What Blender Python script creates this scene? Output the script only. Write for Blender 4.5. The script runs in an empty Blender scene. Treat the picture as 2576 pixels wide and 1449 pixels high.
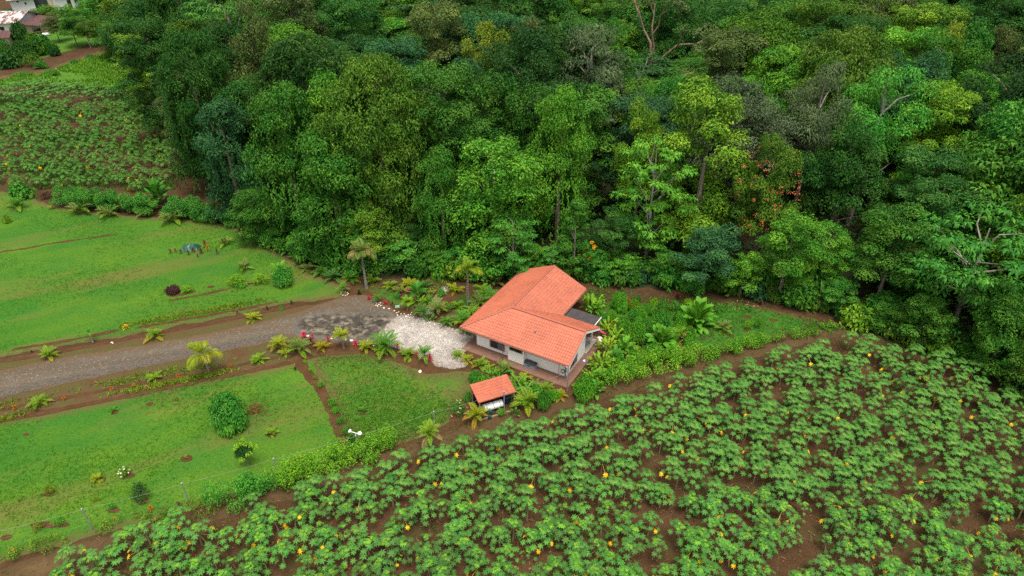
import bpy, math, random
import numpy as np
from mathutils import Vector, Matrix, geometry

# ------------------------------------------------------------------ camera, sky, sun, exposure
S = bpy.context.scene
COL = S.collection
CAM_H = 45.4
PITCH = math.radians(32.9)
F_D = 2600.0 / 3840 * 2576            # focal length in pixels of a 2576 px wide picture
cam = bpy.data.cameras.new('camera')
cam.sensor_width = 36.0
cam.lens = 36.0 * 2600.0 / 3840.0
cam.clip_start = 0.5
cam.clip_end = 6000.0
cam_o = bpy.data.objects.new('camera', cam)
COL.objects.link(cam_o)
cam_o.location = (0, 0, CAM_H)
cam_o.rotation_euler = (math.radians(90) - PITCH, 0, 0)
S.camera = cam_o

SUN_EL, SUN_AZ = math.radians(73), math.radians(165)   # azimuth measured from +Y towards +X
W = bpy.data.worlds.new('World')
S.world = W
W.use_nodes = True
nt = W.node_tree
nt.nodes.clear()
sky = nt.nodes.new('ShaderNodeTexSky')
sky.sky_type = 'NISHITA'
sky.sun_disc = False
sky.sun_elevation = SUN_EL
sky.sun_rotation = SUN_AZ
sky.dust_density = 4.0
sky.ozone_density = 1.0
hs = nt.nodes.new('ShaderNodeHueSaturation')
hs.inputs['Saturation'].default_value = 0.12           # thin overcast: a nearly white sky
bg = nt.nodes.new('ShaderNodeBackground')
bg.inputs['Strength'].default_value = 0.088
wo = nt.nodes.new('ShaderNodeOutputWorld')
nt.links.new(sky.outputs[0], hs.inputs['Color'])
nt.links.new(hs.outputs[0], bg.inputs['Color'])
nt.links.new(bg.outputs[0], wo.inputs['Surface'])
sun = bpy.data.lights.new('sun', 'SUN')
sun.energy = 1.5
sun.angle = math.radians(25)
sun.color = (1.0, 0.94, 0.82)
sun_o = bpy.data.objects.new('sun', sun)
COL.objects.link(sun_o)
sdir = Vector((math.sin(SUN_AZ) * math.cos(SUN_EL), math.cos(SUN_AZ) * math.cos(SUN_EL), math.sin(SUN_EL)))
sun_o.rotation_euler = sdir.to_track_quat('Z', 'Y').to_euler()
sun_o.location = (0, 0, 120)
S.view_settings.view_transform = 'Standard'
S.view_settings.look = 'None'
S.view_settings.gamma = 1.0
S.view_settings.use_curve_mapping = False
S.view_settings.exposure = 1.32
S.cycles.max_bounces = 5
S.cycles.diffuse_bounces = 2
S.cycles.glossy_bounces = 2
S.cycles.transmission_bounces = 3
S.cycles.use_denoising = False

# ------------------------------------------------------------------ helpers
R = math.radians
rng = np.random.default_rng(11)
random.seed(5)
CT, ST = math.cos(PITCH), math.sin(PITCH)


def G(dx, dy, z=0.0):
    """point of the horizontal plane at height z seen at picture position dx, dy (2576 x 1449)"""
    X = (dx - 1288.0) / F_D
    Y = -(dy - 724.5) / F_D
    v = (X, CT + Y * ST, -ST + Y * CT)
    t = (z - CAM_H) / v[2]
    return Vector((v[0] * t, v[1] * t, z))


def mpp(p):
    """metres per picture pixel at a point"""
    return (p[1] * CT + (CAM_H - p[2]) * ST) / F_D


def to_px(p):
    d = p[1] * CT + (CAM_H - p[2]) * ST
    u = p[1] * ST - (CAM_H - p[2]) * CT
    return 1288 + F_D * p[0] / d, 724.5 - F_D * u / d


def h_at(p, ty):
    """height of a vertical at ground point p whose top is seen at picture row ty"""
    Y = -(ty - 724.5) / F_D
    return CAM_H + p[1] / (CT + Y * ST) * (-ST + Y * CT)


def inpoly(x, y, P):
    c = False
    n = len(P)
    j = n - 1
    for i in range(n):
        if (P[i][1] > y) != (P[j][1] > y) and x < (P[j][0] - P[i][0]) * (y - P[i][1]) / (P[j][1] - P[i][1]) + P[i][0]:
            c = not c
        j = i
    return c


def tag(o, label=None, cat=None, group=None, kind=None):
    if label:
        o['label'] = label
    if cat:
        o['category'] = cat
    if group:
        o['group'] = group
    if kind:
        o['kind'] = kind
    return o


def empty(name, loc=(0, 0, 0), rz=0.0, label=None, cat=None, group=None):
    o = bpy.data.objects.new(name, None)
    o.empty_display_size = 0.2
    COL.objects.link(o)
    o.location = loc
    o.rotation_euler = (0, 0, rz)
    return tag(o, label, cat, group)


def put(name, me, parent=None, loc=(0, 0, 0), rot=(0, 0, 0), sc=(1, 1, 1), color=None):
    o = bpy.data.objects.new(name, me)
    COL.objects.link(o)
    if parent is not None:
        o.parent = parent
    o.location = loc
    o.rotation_euler = rot
    o.scale = sc if hasattr(sc, '__len__') else (sc, sc, sc)
    if color is not None:
        o.color = (color[0], color[1], color[2], 1)
    return o


def unit(a):
    return a / np.maximum(np.linalg.norm(a, axis=-1, keepdims=True), 1e-9)


class MB:
    """collects geometry for one mesh"""

    def __init__(self):
        self.v, self.f, self.t, self.s = [], [], [], []
        self.n = 0

    def add(self, verts, faces, tint=0.5, slot=0):
        self.v.append(np.asarray(verts, float).reshape(-1, 3))
        for f in faces:
            self.f.append(tuple(i + self.n for i in f))
            self.t.append(tint)
            self.s.append(slot)
        self.n += len(self.v[-1])
        return self

    def quads(self, Q, tint, slot=0):
        m = len(Q)
        if not m:
            return self
        self.v.append(Q.reshape(-1, 3))
        b = self.n
        self.f.extend([(b + 4 * i, b + 4 * i + 1, b + 4 * i + 2, b + 4 * i + 3) for i in range(m)])
        self.t.extend(np.broadcast_to(tint, m).tolist())
        self.s.extend([slot] * m)
        self.n += 4 * m
        return self

    def box(self, c, d, rz=0.0, tint=0.5, slot=0, M=None):
        x, y, z = d[0] / 2, d[1] / 2, d[2] / 2
        P = np.array([(-x, -y, -z), (x, -y, -z), (x, y, -z), (-x, y, -z), (-x, -y, z), (x, -y, z), (x, y, z), (-x, y, z)])
        if rz:
            cs, sn = math.cos(rz), math.sin(rz)
            P = P @ np.array([[cs, sn, 0], [-sn, cs, 0], [0, 0, 1]])
        if M is not None:
            P = P @ np.array(M).T
        return self.add(P + np.array(c), [(0, 3, 2, 1), (4, 5, 6, 7), (0, 1, 5, 4), (1, 2, 6, 5), (2, 3, 7, 6), (3, 0, 4, 7)], tint, slot)

    def tube(self, pts, rad, n=6, tint=0.5, slot=0, cap=True):
        pts = [Vector(p) for p in pts]
        if not hasattr(rad, '__len__'):
            rad = [rad] * len(pts)
        V = []
        for i, p in enumerate(pts):
            d = (pts[min(i + 1, len(pts) - 1)] - pts[max(i - 1, 0)]).normalized()
            a = d.orthogonal().normalized() if i == 0 else (a - d * a.dot(d)).normalized()
            b = d.cross(a)
            for k in range(n):
                w = 2 * math.pi * k / n
                V.append(p + (a * math.cos(w) + b * math.sin(w)) * rad[i])
        Fc = []
        for i in range(len(pts) - 1):
            for k in range(n):
                Fc.append((i * n + k, i * n + (k + 1) % n, (i + 1) * n + (k + 1) % n, (i + 1) * n + k))
        if cap:
            Fc.append(tuple(range(n - 1, -1, -1)))
            Fc.append(tuple(range((len(pts) - 1) * n, len(pts) * n)))
        return self.add(V, Fc, tint, slot)

    def lathe(self, prof, n=12, c=(0, 0, 0), tint=0.5, slot=0):
        V, Fc = [], []
        for r, z in prof:
            for k in range(n):
                w = 2 * math.pi * k / n
                V.append((c[0] + r * math.cos(w), c[1] + r * math.sin(w), c[2] + z))
        for i in range(len(prof) - 1):
            for k in range(n):
                Fc.append((i * n + k, i * n + (k + 1) % n, (i + 1) * n + (k + 1) % n, (i + 1) * n + k))
        Fc.append(tuple(range(n - 1, -1, -1)))
        Fc.append(tuple(range((len(prof) - 1) * n, len(prof) * n)))
        return self.add(V, Fc, tint, slot)

    def mesh(self, name, mats, smooth=False):
        me = bpy.data.meshes.new(name)
        V = np.concatenate(self.v) if self.v else np.zeros((0, 3))
        lens = np.fromiter((len(f) for f in self.f), int, len(self.f))
        loops = np.fromiter((i for f in self.f for i in f), int, int(lens.sum()))
        me.vertices.add(len(V))
        me.vertices.foreach_set('co', V.ravel().astype(np.float32))
        me.loops.add(len(loops))
        me.loops.foreach_set('vertex_index', loops.astype(np.int32))
        me.polygons.add(len(lens))
        st = np.concatenate([[0], np.cumsum(lens)[:-1]]) if len(lens) else np.zeros(0)
        me.polygons.foreach_set('loop_start', st.astype(np.int32))
        me.polygons.foreach_set('loop_total', lens.astype(np.int32))
        mats = mats if isinstance(mats, (list, tuple)) else [mats]
        for m in mats:
            me.materials.append(m)
        if len(mats) > 1:
            me.polygons.foreach_set('material_index', np.array(self.s, np.int32))
        at = me.attributes.new('tint', 'FLOAT', 'FACE')
        at.data.foreach_set('value', np.array(self.t, np.float32))
        me.polygons.foreach_set('use_smooth', np.full(len(lens), smooth))
        me.update(calc_edges=True)
        return me

    def obj(self, name, mats, parent=None, smooth=False, **k):
        return put(name, self.mesh(name, mats, smooth), parent, **k)


# ------------------------------------------------------------------ materials
def new_mat(name):
    m = bpy.data.materials.new(name)
    m.use_nodes = True
    n = m.node_tree
    b = n.nodes['Principled BSDF']
    return m, n, b


def node(n, t, **k):
    x = n.nodes.new(t)
    for a, v in k.items():
        if a.startswith('i_'):
            x.inputs[a[2:].replace('_', ' ')].default_value = v
        else:
            setattr(x, a, v)
    return x


def mixc(n, fac, a, b, mode='MIX'):
    x = n.nodes.new('ShaderNodeMix')
    x.data_type = 'RGBA'
    x.blend_type = mode
    for sock, v in ((x.inputs[0], fac), (x.inputs[6], a), (x.inputs[7], b)):
        if hasattr(v, 'is_output'):
            n.links.new(v, sock)
        elif hasattr(v, '__len__'):
            sock.default_value = (v[0], v[1], v[2], 1)
        else:
            sock.default_value = v
    return x.outputs[2]


def ramp(n, src, lo, hi, a=0.0, b=1.0):
    x = node(n, 'ShaderNodeMapRange', clamp=True)
    n.links.new(src, x.inputs[0])
    x.inputs[1].default_value, x.inputs[2].default_value = lo, hi
    x.inputs[3].default_value, x.inputs[4].default_value = a, b
    return x.outputs[0]


def noise(n, scale, detail=4.0, rough=0.6, vec=None, stretch=None, rot=0.0):
    x = node(n, 'ShaderNodeTexNoise')
    x.inputs['Scale'].default_value = scale
    x.inputs['Detail'].default_value = detail
    x.inputs['Roughness'].default_value = rough
    if vec is None:
        vec = node(n, 'ShaderNodeTexCoord').outputs['Object']
    if stretch is not None:
        m0 = node(n, 'ShaderNodeMapping')
        m0.inputs['Rotation'].default_value = (0, 0, rot)
        n.links.new(vec, m0.inputs['Vector'])
        mp = node(n, 'ShaderNodeMapping')
        mp.inputs['Scale'].default_value = stretch
        n.links.new(m0.outputs[0], mp.inputs['Vector'])
        vec = mp.outputs[0]
    n.links.new(vec, x.inputs['Vector'])
    return x.outputs['Fac']


def add_bump(n, b, src, strength, dist):
    x = node(n, 'ShaderNodeBump')
    x.inputs['Strength'].default_value = strength
    x.inputs['Distance'].default_value = dist
    n.links.new(src, x.inputs['Height'])
    n.links.new(x.outputs[0], b.inputs['Normal'])


def plain(name, col, rough=0.6, metal=0.0, var=0.12, scale=3.0, bump=0.0, bscale=30.0, spec=0.4):
    """surface with a soft mottle and fine relief"""
    m, n, b = new_mat(name)
    nz = noise(n, scale, 5)
    lo = [c * (1 - var) for c in col]
    hi = [min(1, c * (1 + var)) for c in col]
    n.links.new(mixc(n, ramp(n, nz, 0.3, 0.7), lo, hi), b.inputs['Base Color'])
    b.inputs['Roughness'].default_value = rough
    b.inputs['Metallic'].default_value = metal
    b.inputs['Specular IOR Level'].default_value = spec
    if bump:
        add_bump(n, b, noise(n, bscale, 3), bump, 0.02)
    return m


def foliage_mat(name, gloss=0.14, trans=0.17, patch=0.35):
    """leaf colour comes from the object's own colour, varied leaf by leaf"""
    m, n, b = new_mat(name)
    oi = node(n, 'ShaderNodeObjectInfo')
    at = node(n, 'ShaderNodeAttribute', attribute_name='tint')
    hv = node(n, 'ShaderNodeHueSaturation')
    n.links.new(oi.outputs['Color'], hv.inputs['Color'])
    n.links.new(ramp(n, at.outputs['Fac'], 0, 1, 0.522, 0.478), hv.inputs['Hue'])
    n.links.new(ramp(n, at.outputs['Fac'], 0, 1, 0.7, 1.85), hv.inputs['Value'])
    nz = noise(n, patch, 2)
    h2 = node(n, 'ShaderNodeHueSaturation')
    n.links.new(hv.outputs[0], h2.inputs['Color'])
    n.links.new(ramp(n, nz, 0.3, 0.7, 0.515, 0.485), h2.inputs['Hue'])
    n.links.new(ramp(n, nz, 0.3, 0.7, 0.8, 1.2), h2.inputs['Value'])
    n.links.new(h2.outputs[0], b.inputs['Base Color'])
    b.inputs['Roughness'].default_value = 0.5
    b.inputs['Specular IOR Level'].default_value = gloss
    tr = node(n, 'ShaderNodeBsdfTranslucent')
    n.links.new(mixc(n, 1.0, h2.outputs[0], (1.0, 1.0, 0.55), 'MULTIPLY'), tr.inputs['Color'])
    mx = node(n, 'ShaderNodeMixShader')
    mx.inputs[0].default_value = trans
    n.links.new(b.outputs[0], mx.inputs[1])
    n.links.new(tr.outputs[0], mx.inputs[2])
    n.links.new(mx.outputs[0], n.nodes['Material Output'].inputs['Surface'])
    return m


FOL = foliage_mat('leaves')
FOL_S = foliage_mat('garden_leaves', 0.18, 0.30, 1.5)


def bark_mat(name, a, b_, scale=2.0):
    m, n, b = new_mat(name)
    nz = noise(n, scale, 5, 0.7, stretch=(1, 1, 0.35))
    n.links.new(mixc(n, ramp(n, nz, 0.38, 0.62), a, b_), b.inputs['Base Color'])
    b.inputs['Roughness'].default_value = 0.85
    add_bump(n, b, nz, 0.5, 0.03)
    return m


BARK = bark_mat('bark', (0.10, 0.075, 0.05), (0.22, 0.18, 0.14))
BARK_PALE = bark_mat('pale_bark', (0.11, 0.09, 0.07), (0.34, 0.31, 0.27), 1.2)
BARK_RED = bark_mat('reddish_bark', (0.14, 0.085, 0.055), (0.3, 0.2, 0.14), 1.5)
STEM = bark_mat('papaya_stem', (0.15, 0.12, 0.06), (0.27, 0.23, 0.13), 6.0)
STEM_G = bark_mat('green_stem', (0.10, 0.13, 0.04), (0.22, 0.24, 0.09), 6.0)


def ground_mat(name, cols, scales, edge=None, rough=0.95, bump=0.6, bdist=0.05, bscale=6.0, stretch=None, rot=0.0, speck=None):
    """cols: base, second, third colour mixed by large, middle and fine noise; edge: colour a thinning border fades to"""
    m, n, b = new_mat(name)
    tc = node(n, 'ShaderNodeTexCoord').outputs['Object']
    c = mixc(n, ramp(n, noise(n, scales[0], 5, 0.62, tc, stretch, rot), 0.38, 0.62), cols[0], cols[1])
    c = mixc(n, ramp(n, noise(n, scales[1], 4, 0.65, tc), 0.45, 0.75, 0, 0.8), c, cols[2])
    fine = noise(n, scales[2], 3, 0.75, tc)
    c = mixc(n, ramp(n, fine, 0.25, 0.75), mixc(n, 1.0, c, (0.6, 0.6, 0.6), 'MULTIPLY'), mixc(n, 1.0, c, (1.35, 1.35, 1.35), 'MULTIPLY'))
    if len(cols) > 3:
        c = mixc(n, ramp(n, noise(n, scales[3], 5, 0.7, tc, stretch, rot), 0.50, 0.66, 0, 0.85), c, cols[3])
    if speck is not None:
        vo = node(n, 'ShaderNodeTexVoronoi')
        vo.inputs['Scale'].default_value = speck[1]
        n.links.new(tc, vo.inputs['Vector'])
        sep = node(n, 'ShaderNodeSeparateColor')
        n.links.new(vo.outputs['Color'], sep.inputs[0])
        c = mixc(n, ramp(n, sep.outputs[0], speck[2], speck[2] + 0.05), c, speck[0])
    if edge is not None:
        at = node(n, 'ShaderNodeAttribute', attribute_name='edge')
        ad = node(n, 'ShaderNodeMath', operation='ADD')
        n.links.new(at.outputs['Fac'], ad.inputs[0])
        n.links.new(ramp(n, noise(n, 1.3, 5, 0.7, tc), 0.3, 0.7, -0.7, 0.5), ad.inputs[1])
        c = mixc(n, ramp(n, ad.outputs[0], 0.0, edge[1], 0.85, 0.0), c, edge[0])
    n.links.new(c, b.inputs['Base Color'])
    b.inputs['Roughness'].default_value = rough
    b.inputs['Specular IOR Level'].default_value = 0.15
    add_bump(n, b, noise(n, bscale, 5, 0.7, tc), bump, bdist)
    return m


SOIL_C = (0.088, 0.040, 0.020)
M_GROUND = ground_mat('brown_soil', [(0.060, 0.030, 0.013), (0.082, 0.043, 0.020), (0.044, 0.023, 0.010), (0.052, 0.046, 0.014)],
                      (0.25, 0.9, 6.0, 0.16), bump=0.9, bdist=0.08)
M_LAWN = ground_mat('lawn_grass', [(0.036, 0.122, 0.009), (0.074, 0.155, 0.011), (0.020, 0.114, 0.014), (0.112, 0.110, 0.026)],
                    (0.09, 0.22, 4.5, 0.12), edge=((0.095, 0.075, 0.026), 1.0), bump=0.8, bdist=0.05, bscale=5.0, stretch=(0.3, 1.5, 1), rot=R(-28))
M_LAWN2 = ground_mat('rough_lawn_grass', [(0.052, 0.128, 0.011), (0.085, 0.135, 0.015), (0.028, 0.145, 0.020), (0.122, 0.092, 0.032)],
                     (0.16, 0.4, 4.5, 0.3), edge=((0.095, 0.065, 0.026), 1.2), bump=0.9, bdist=0.06, bscale=4.0)
M_GARDENLAWN = ground_mat('garden_grass', [(0.028, 0.125, 0.010), (0.046, 0.140, 0.012), (0.050, 0.060, 0.014), (0.055, 0.036, 0.016)],
                         (0.3, 0.7, 5.0, 0.35), edge=(SOIL_C, 0.9), bump=0.8, bdist=0.05, bscale=5.0)  # the garden lawns' own greens with brown patches
M_LUSH = ground_mat('lush_weeds', [(0.055, 0.15, 0.011), (0.08, 0.17, 0.014), (0.04, 0.12, 0.014)], (0.12, 0.4, 3.0), edge=((0.06, 0.11, 0.02), 1.5), bump=1.0, bdist=0.15, bscale=2.0)
M_ROAD = ground_mat('grey_gravel', [(0.092, 0.073, 0.052), (0.122, 0.101, 0.075), (0.104, 0.069, 0.040), (0.105, 0.066, 0.034)],
                    (0.35, 0.8, 8.0, 0.25), edge=((0.11, 0.066, 0.034), 0.8), bump=0.8, bdist=0.04, bscale=14.0,
                    stretch=(0.10, 1.5, 1), rot=R(-12), speck=((0.17, 0.15, 0.12), 9.0, 0.9))
M_WET = ground_mat('damp_asphalt', [(0.034, 0.029, 0.024), (0.050, 0.042, 0.034), (0.12, 0.10, 0.075), (0.27, 0.225, 0.165)],
                   (0.5, 1.1, 8.0, 0.9), edge=((0.12, 0.105, 0.085), 0.9), rough=0.75, bump=0.5, bdist=0.03, bscale=9.0)
M_WHITE = ground_mat('white_gravel', [(0.38, 0.345, 0.295), (0.56, 0.52, 0.45), (0.22, 0.19, 0.175), (0.17, 0.145, 0.135)],
                     (0.5, 1.5, 10.0, 0.4), edge=((0.17, 0.13, 0.10), 1.6), bump=0.8, bdist=0.04, bscale=12.0, speck=((0.25, 0.23, 0.24), 11.0, 0.86))
M_PATH = ground_mat('path_gravel', [(0.30, 0.26, 0.21), (0.40, 0.36, 0.30), (0.22, 0.18, 0.14)], (0.6, 1.5, 10.0), edge=((0.13, 0.08, 0.045), 0.35), bump=0.8, bdist=0.04, bscale=12.0)
M_TRACK = ground_mat('dirt_track_soil', [(0.094, 0.048, 0.021), (0.124, 0.068, 0.031), (0.068, 0.036, 0.016), (0.096, 0.078, 0.030)],
                     (0.35, 1.0, 6.0, 0.35), edge=((0.070, 0.046, 0.020), 0.8), bump=0.8, bdist=0.05, stretch=(0.12, 1.2, 1), rot=R(-27))
M_STRIP = ground_mat('bare_red_soil', [(0.074, 0.034, 0.014), (0.094, 0.046, 0.020), (0.052, 0.026, 0.011)], (0.6, 1.6, 8.0), bump=0.9, bdist=0.05)
M_VERGE = ground_mat('worn_verge', [(0.090, 0.058, 0.025), (0.075, 0.066, 0.020), (0.062, 0.080, 0.017), (0.085, 0.038, 0.019)],
                     (0.4, 0.9, 6.0, 0.3), edge=((0.10, 0.050, 0.025), 0.4), bump=0.8, bdist=0.05)
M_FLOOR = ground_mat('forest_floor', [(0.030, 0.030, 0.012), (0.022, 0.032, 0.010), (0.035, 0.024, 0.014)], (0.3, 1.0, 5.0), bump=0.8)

# ------------------------------------------------------------------ ground sheets
Z = {'n': 0}


def jag(pts, amp, step=0.35, closed=True):
    out = []
    n = len(pts)
    for i in range(n if closed else n - 1):
        a, b = Vector(pts[i][:2]), Vector(pts[(i + 1) % n][:2])
        L = (b - a).length
        k = max(1, int(L / step))
        d = (b - a).normalized() if L > 1e-6 else Vector((1, 0))
        nn = Vector((-d.y, d.x))
        for q in range(k):
            p = a + (b - a) * (q / k)
            w = (math.sin(p.x * 0.9 + 1.3 * p.y) + math.sin(2.3 * p.x - 1.7 * p.y + 1)) * 0.35 + random.uniform(-0.6, 0.6)
            out.append(p + nn * (w * amp))
    return out


def smooth_pts(pts, it=2):
    """rounds a closed outline"""
    P = [Vector(p[:2]) for p in pts]
    for _ in range(it):
        Q = []
        for i in range(len(P)):
            a, b = P[i], P[(i + 1) % len(P)]
            Q += [a * 0.75 + b * 0.25, a * 0.25 + b * 0.75]
        P = Q
    return P


def sheet(name, outline, mat, z, amp=0.18, grid=1.3, step=0.35, label=None, rnd=2):
    o2 = smooth_pts(outline, rnd) if rnd else [Vector(p[:2]) for p in outline]
    P = jag(o2, amp, step)
    A = np.array([(p.x, p.y) for p in P])
    lo, hi = A.min(0), A.max(0)
    xs = np.arange(lo[0] + grid / 2, hi[0], grid)
    ys = np.arange(lo[1] + grid / 2, hi[1], grid)
    I = []
    if len(xs) and len(ys):
        gx, gy = np.meshgrid(xs, ys)
        gx, gy = gx.ravel(), gy.ravel()
        ins = np.zeros(len(gx), bool)
        x0, y0 = A[:, 0], A[:, 1]
        x1, y1 = np.roll(x0, -1), np.roll(y0, -1)
        for i in range(len(A)):
            c = (y0[i] > gy) != (y1[i] > gy)
            with np.errstate(divide='ignore', invalid='ignore'):
                c &= gx < (x1[i] - x0[i]) * (gy - y0[i]) / (y1[i] - y0[i] + 1e-12) + x0[i]
            ins ^= c
        pts = np.stack([gx[ins], gy[ins]], 1)
        if len(pts):
            dm = np.array([np.min(np.hypot(A[:, 0] - p[0], A[:, 1] - p[1])) for p in pts])
            I = pts[dm > grid * 0.35]
    allp = [Vector(p) for p in A] + [Vector((float(p[0]), float(p[1]))) for p in I]
    nA = len(A)
    res = geometry.delaunay_2d_cdt(allp, [(i, (i + 1) % nA) for i in range(nA)], [], 1, 1e-5)
    V = np.array([(v.x, v.y) for v in res[0]])
    ed = np.array([np.min(np.hypot(A[:, 0] - p[0], A[:, 1] - p[1])) for p in V])
    me = bpy.data.meshes.new(name)
    me.from_pydata([(p[0], p[1], 0.0) for p in V], [], [tuple(f) for f in res[2]])
    a = me.attributes.new('edge', 'FLOAT', 'POINT')
    a.data.foreach_set('value', ed.astype(np.float32))
    me.materials.append(mat)
    me.update()
    if me.polygons and me.polygons[0].normal.z < 0:
        me.flip_normals()
    o = put(name, me, loc=(0, 0, z))
    tag(o, label, kind='structure')
    return o, [(p.x, p.y) for p in o2]


def band(pts, w0, w1=None):
    """outline of a strip along a line of D points, w in metres"""
    P = [G(*p) for p in pts]
    w1 = w0 if w1 is None else w1
    L, Rr = [], []
    for i, p in enumerate(P):
        d = (P[min(i + 1, len(P) - 1)] - P[max(i - 1, 0)]).normalized()
        n = Vector((-d.y, d.x, 0))
        w = (w0 + (w1 - w0) * i / (len(P) - 1)) / 2
        L.append(p + n * w)
        Rr.append(p - n * w)
    return L + Rr[::-1]


gm = bpy.data.meshes.new('ground')
gm.from_pydata([(-900, -300, 0), (900, -300, 0), (900, 1500, 0), (-900, 1500, 0)], [], [(0, 1, 2, 3)])
gm.materials.append(M_GROUND)
tag(put('ground', gm), kind='structure')

D = lambda L: [G(*p) for p in L]
UPPER = [(-160, 470), (-40, 474), (60, 492), (160, 528), (300, 542), (430, 550), (560, 560), (625, 595), (690, 632), (745, 664), (800, 694), (865, 722), (872, 742),
         (800, 760), (740, 758), (640, 782), (560, 800), (420, 824), (330, 845), (200, 862), (60, 888), (-40, 905), (-160, 925)]
LOWER = [(-160, 1092), (-40, 1066), (120, 1042), (250, 1014), (400, 982), (520, 956), (640, 932), (740, 914), (790, 898), (860, 892), (920, 888), (975, 900), (1040, 922), (1075, 940),
         (1130, 940), (1190, 928), (1200, 955), (1185, 990), (1150, 1020), (1140, 1058), (1080, 1092), (1000, 1120), (900, 1150), (700, 1215), (560, 1262), (430, 1296), (200, 1360), (-40, 1424), (-160, 1460)]
ROAD = [(-160, 972), (-40, 940), (100, 912), (200, 893), (400, 862), (560, 832), (690, 803), (780, 775), (850, 750), (905, 738), (945, 748), (985, 772), (1010, 795), (985, 830), (960, 862), (900, 868),
        (800, 858), (740, 846), (640, 870), (480, 900), (330, 930), (170, 965), (0, 1000), (-160, 1032)]
WHITE_G = [(1005, 790), (1060, 798), (1120, 818), (1185, 840), (1215, 850), (1180, 880), (1160, 892), (1185, 905), (1172, 926), (1120, 930), (1088, 910), (1050, 892), (1000, 876), (945, 862), (958, 832)]

_, up_o = sheet('lawn', D(UPPER), M_LAWN, 0.008, 0.22)
_, lo_o = sheet('lawn', D(LOWER), M_LAWN, 0.008, 0.22)
MIDL = [(778, 900), (860, 897), (920, 893), (975, 905), (1040, 927), (1075, 945), (1130, 945), (1185, 935), (1192, 955), (1180, 988), (1145, 1018), (1132, 1055), (1075, 1088), (1000, 1112), (905, 1130), (872, 1090), (845, 1025), (800, 945)]
sheet('rough_lawn', D(MIDL), M_LAWN2, 0.016, 0.25)
sheet('verge', D([(-160, 940), (-40, 910), (200, 872), (400, 842), (560, 812), (690, 782), (800, 765), (872, 745), (860, 770), (700, 815), (560, 850), (400, 880), (200, 910), (-40, 960), (-160, 985)]), M_VERGE, 0.006, 0.15)
sheet('verge', D([(-160, 1030), (-40, 1000), (170, 958), (330, 925), (480, 892), (640, 862), (740, 838), (960, 855), (1000, 872), (1080, 905), (1090, 935), (1040, 915), (975, 894), (920, 882), (860, 886), (790, 892), (740, 908), (520, 950), (250, 1008), (-40, 1060), (-160, 1085)]), M_VERGE, 0.006, 0.15)
_, road_o = sheet('gravel_road', D(ROAD), M_ROAD, 0.02, 0.2)
sheet('damp_patch', D([(740, 805), (790, 790), (850, 782), (900, 785), (960, 780), (1003, 795), (980, 828), (955, 858), (900, 864), (840, 858), (770, 850), (735, 835)]), M_WET, 0.026, 0.3)
_, wg_o = sheet('white_gravel', D(WHITE_G), M_WHITE, 0.032, 0.42, 1.0)
sheet('footpath', band([(1062, 800), (1080, 780), (1097, 758), (1112, 738), (1124, 720)], 1.15, 1.05), M_PATH, 0.028, 0.12, 0.6)
# ditches and bare strips along the drive
for pts, w in (([(-160, 938), (-40, 915), (90, 896), (165, 882), (260, 864), (400, 838), (520, 815), (610, 797), (700, 777), (742, 770)], 0.62),
               ([(30, 880), (90, 870), (150, 862), (215, 848), (262, 838), (305, 830)], 0.5),
               ([(340, 826), (400, 815), (470, 803), (560, 787), (640, 772), (700, 758)], 0.5),
               ([(-160, 1062), (-40, 1037), (100, 1013), (230, 988), (330, 970), (450, 948), (540, 932), (640, 910), (705, 898)], 0.52),
               ([(-160, 1088), (-40, 1066), (100, 1042), (230, 1014), (330, 996), (450, 970), (560, 948), (640, 932), (735, 912), (790, 895)], 0.62),
               ([(748, 908), (775, 940), (800, 972), (822, 1008), (842, 1050), (856, 1090), (865, 1122)], 0.95),
               ([(425, 757), (480, 747), (540, 735), (590, 722), (640, 712), (690, 700)], 0.42),
               ([(420, 745), (455, 742), (495, 733)], 0.5),
               ([(-20, 637), (60, 626), (130, 612), (185, 605), (235, 598), (300, 588)], 0.42)):
    sheet('soil_strip', band(pts, w), M_STRIP, 0.022 if w != 0.95 else 0.024, 0.13, 2.0, 0.3)
# planting beds
BEDS = [[(742, 664), (790, 684), (850, 700), (920, 712), (1000, 712), (1075, 690), (1125, 700), (1150, 720), (1200, 735), (1260, 740), (1230, 790), (1175, 845), (1120, 822), (1060, 800), (1010, 792), (960, 768),
         (920, 742), (875, 738), (866, 722), (800, 698), (745, 676)],
        [(745, 862), (800, 860), (880, 868), (960, 866), (1000, 878), (1050, 896), (1088, 912), (1110, 932), (1085, 945), (1040, 928), (975, 906), (915, 892), (860, 894), (800, 896), (760, 885)],
        [(1165, 895), (1215, 870), (1300, 905), (1420, 950), (1440, 985), (1440, 1010), (1330, 1040), (1240, 1062), (1160, 1075), (1128, 1062), (1140, 1030), (1180, 990), (1192, 940)]]
for b in BEDS:
    sheet('planting_bed', D(b), M_STRIP, 0.012, 0.2)
sheet('garden_lawn', D([(890, 716), (960, 722), (1020, 728), (1060, 740), (1085, 735), (1060, 770), (1035, 785), (1000, 775), (965, 758), (930, 735), (890, 730)]), M_GARDENLAWN, 0.018, 0.2)
sheet('garden_lawn', D([(1140, 745), (1180, 735), (1215, 745), (1215, 780), (1180, 815), (1150, 815), (1120, 795)]), M_GARDENLAWN, 0.018, 0.2)
_, gl_o = sheet('garden_lawn', D([(1490, 772), (1560, 754), (1690, 766), (1790, 776), (1850, 757), (1905, 768), (2000, 792), (2100, 818), (2030, 838), (1900, 866), (1790, 890), (1730, 880), (1660, 850), (1600, 830), (1530, 812)]), M_GARDENLAWN, 0.012, 0.3)
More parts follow.
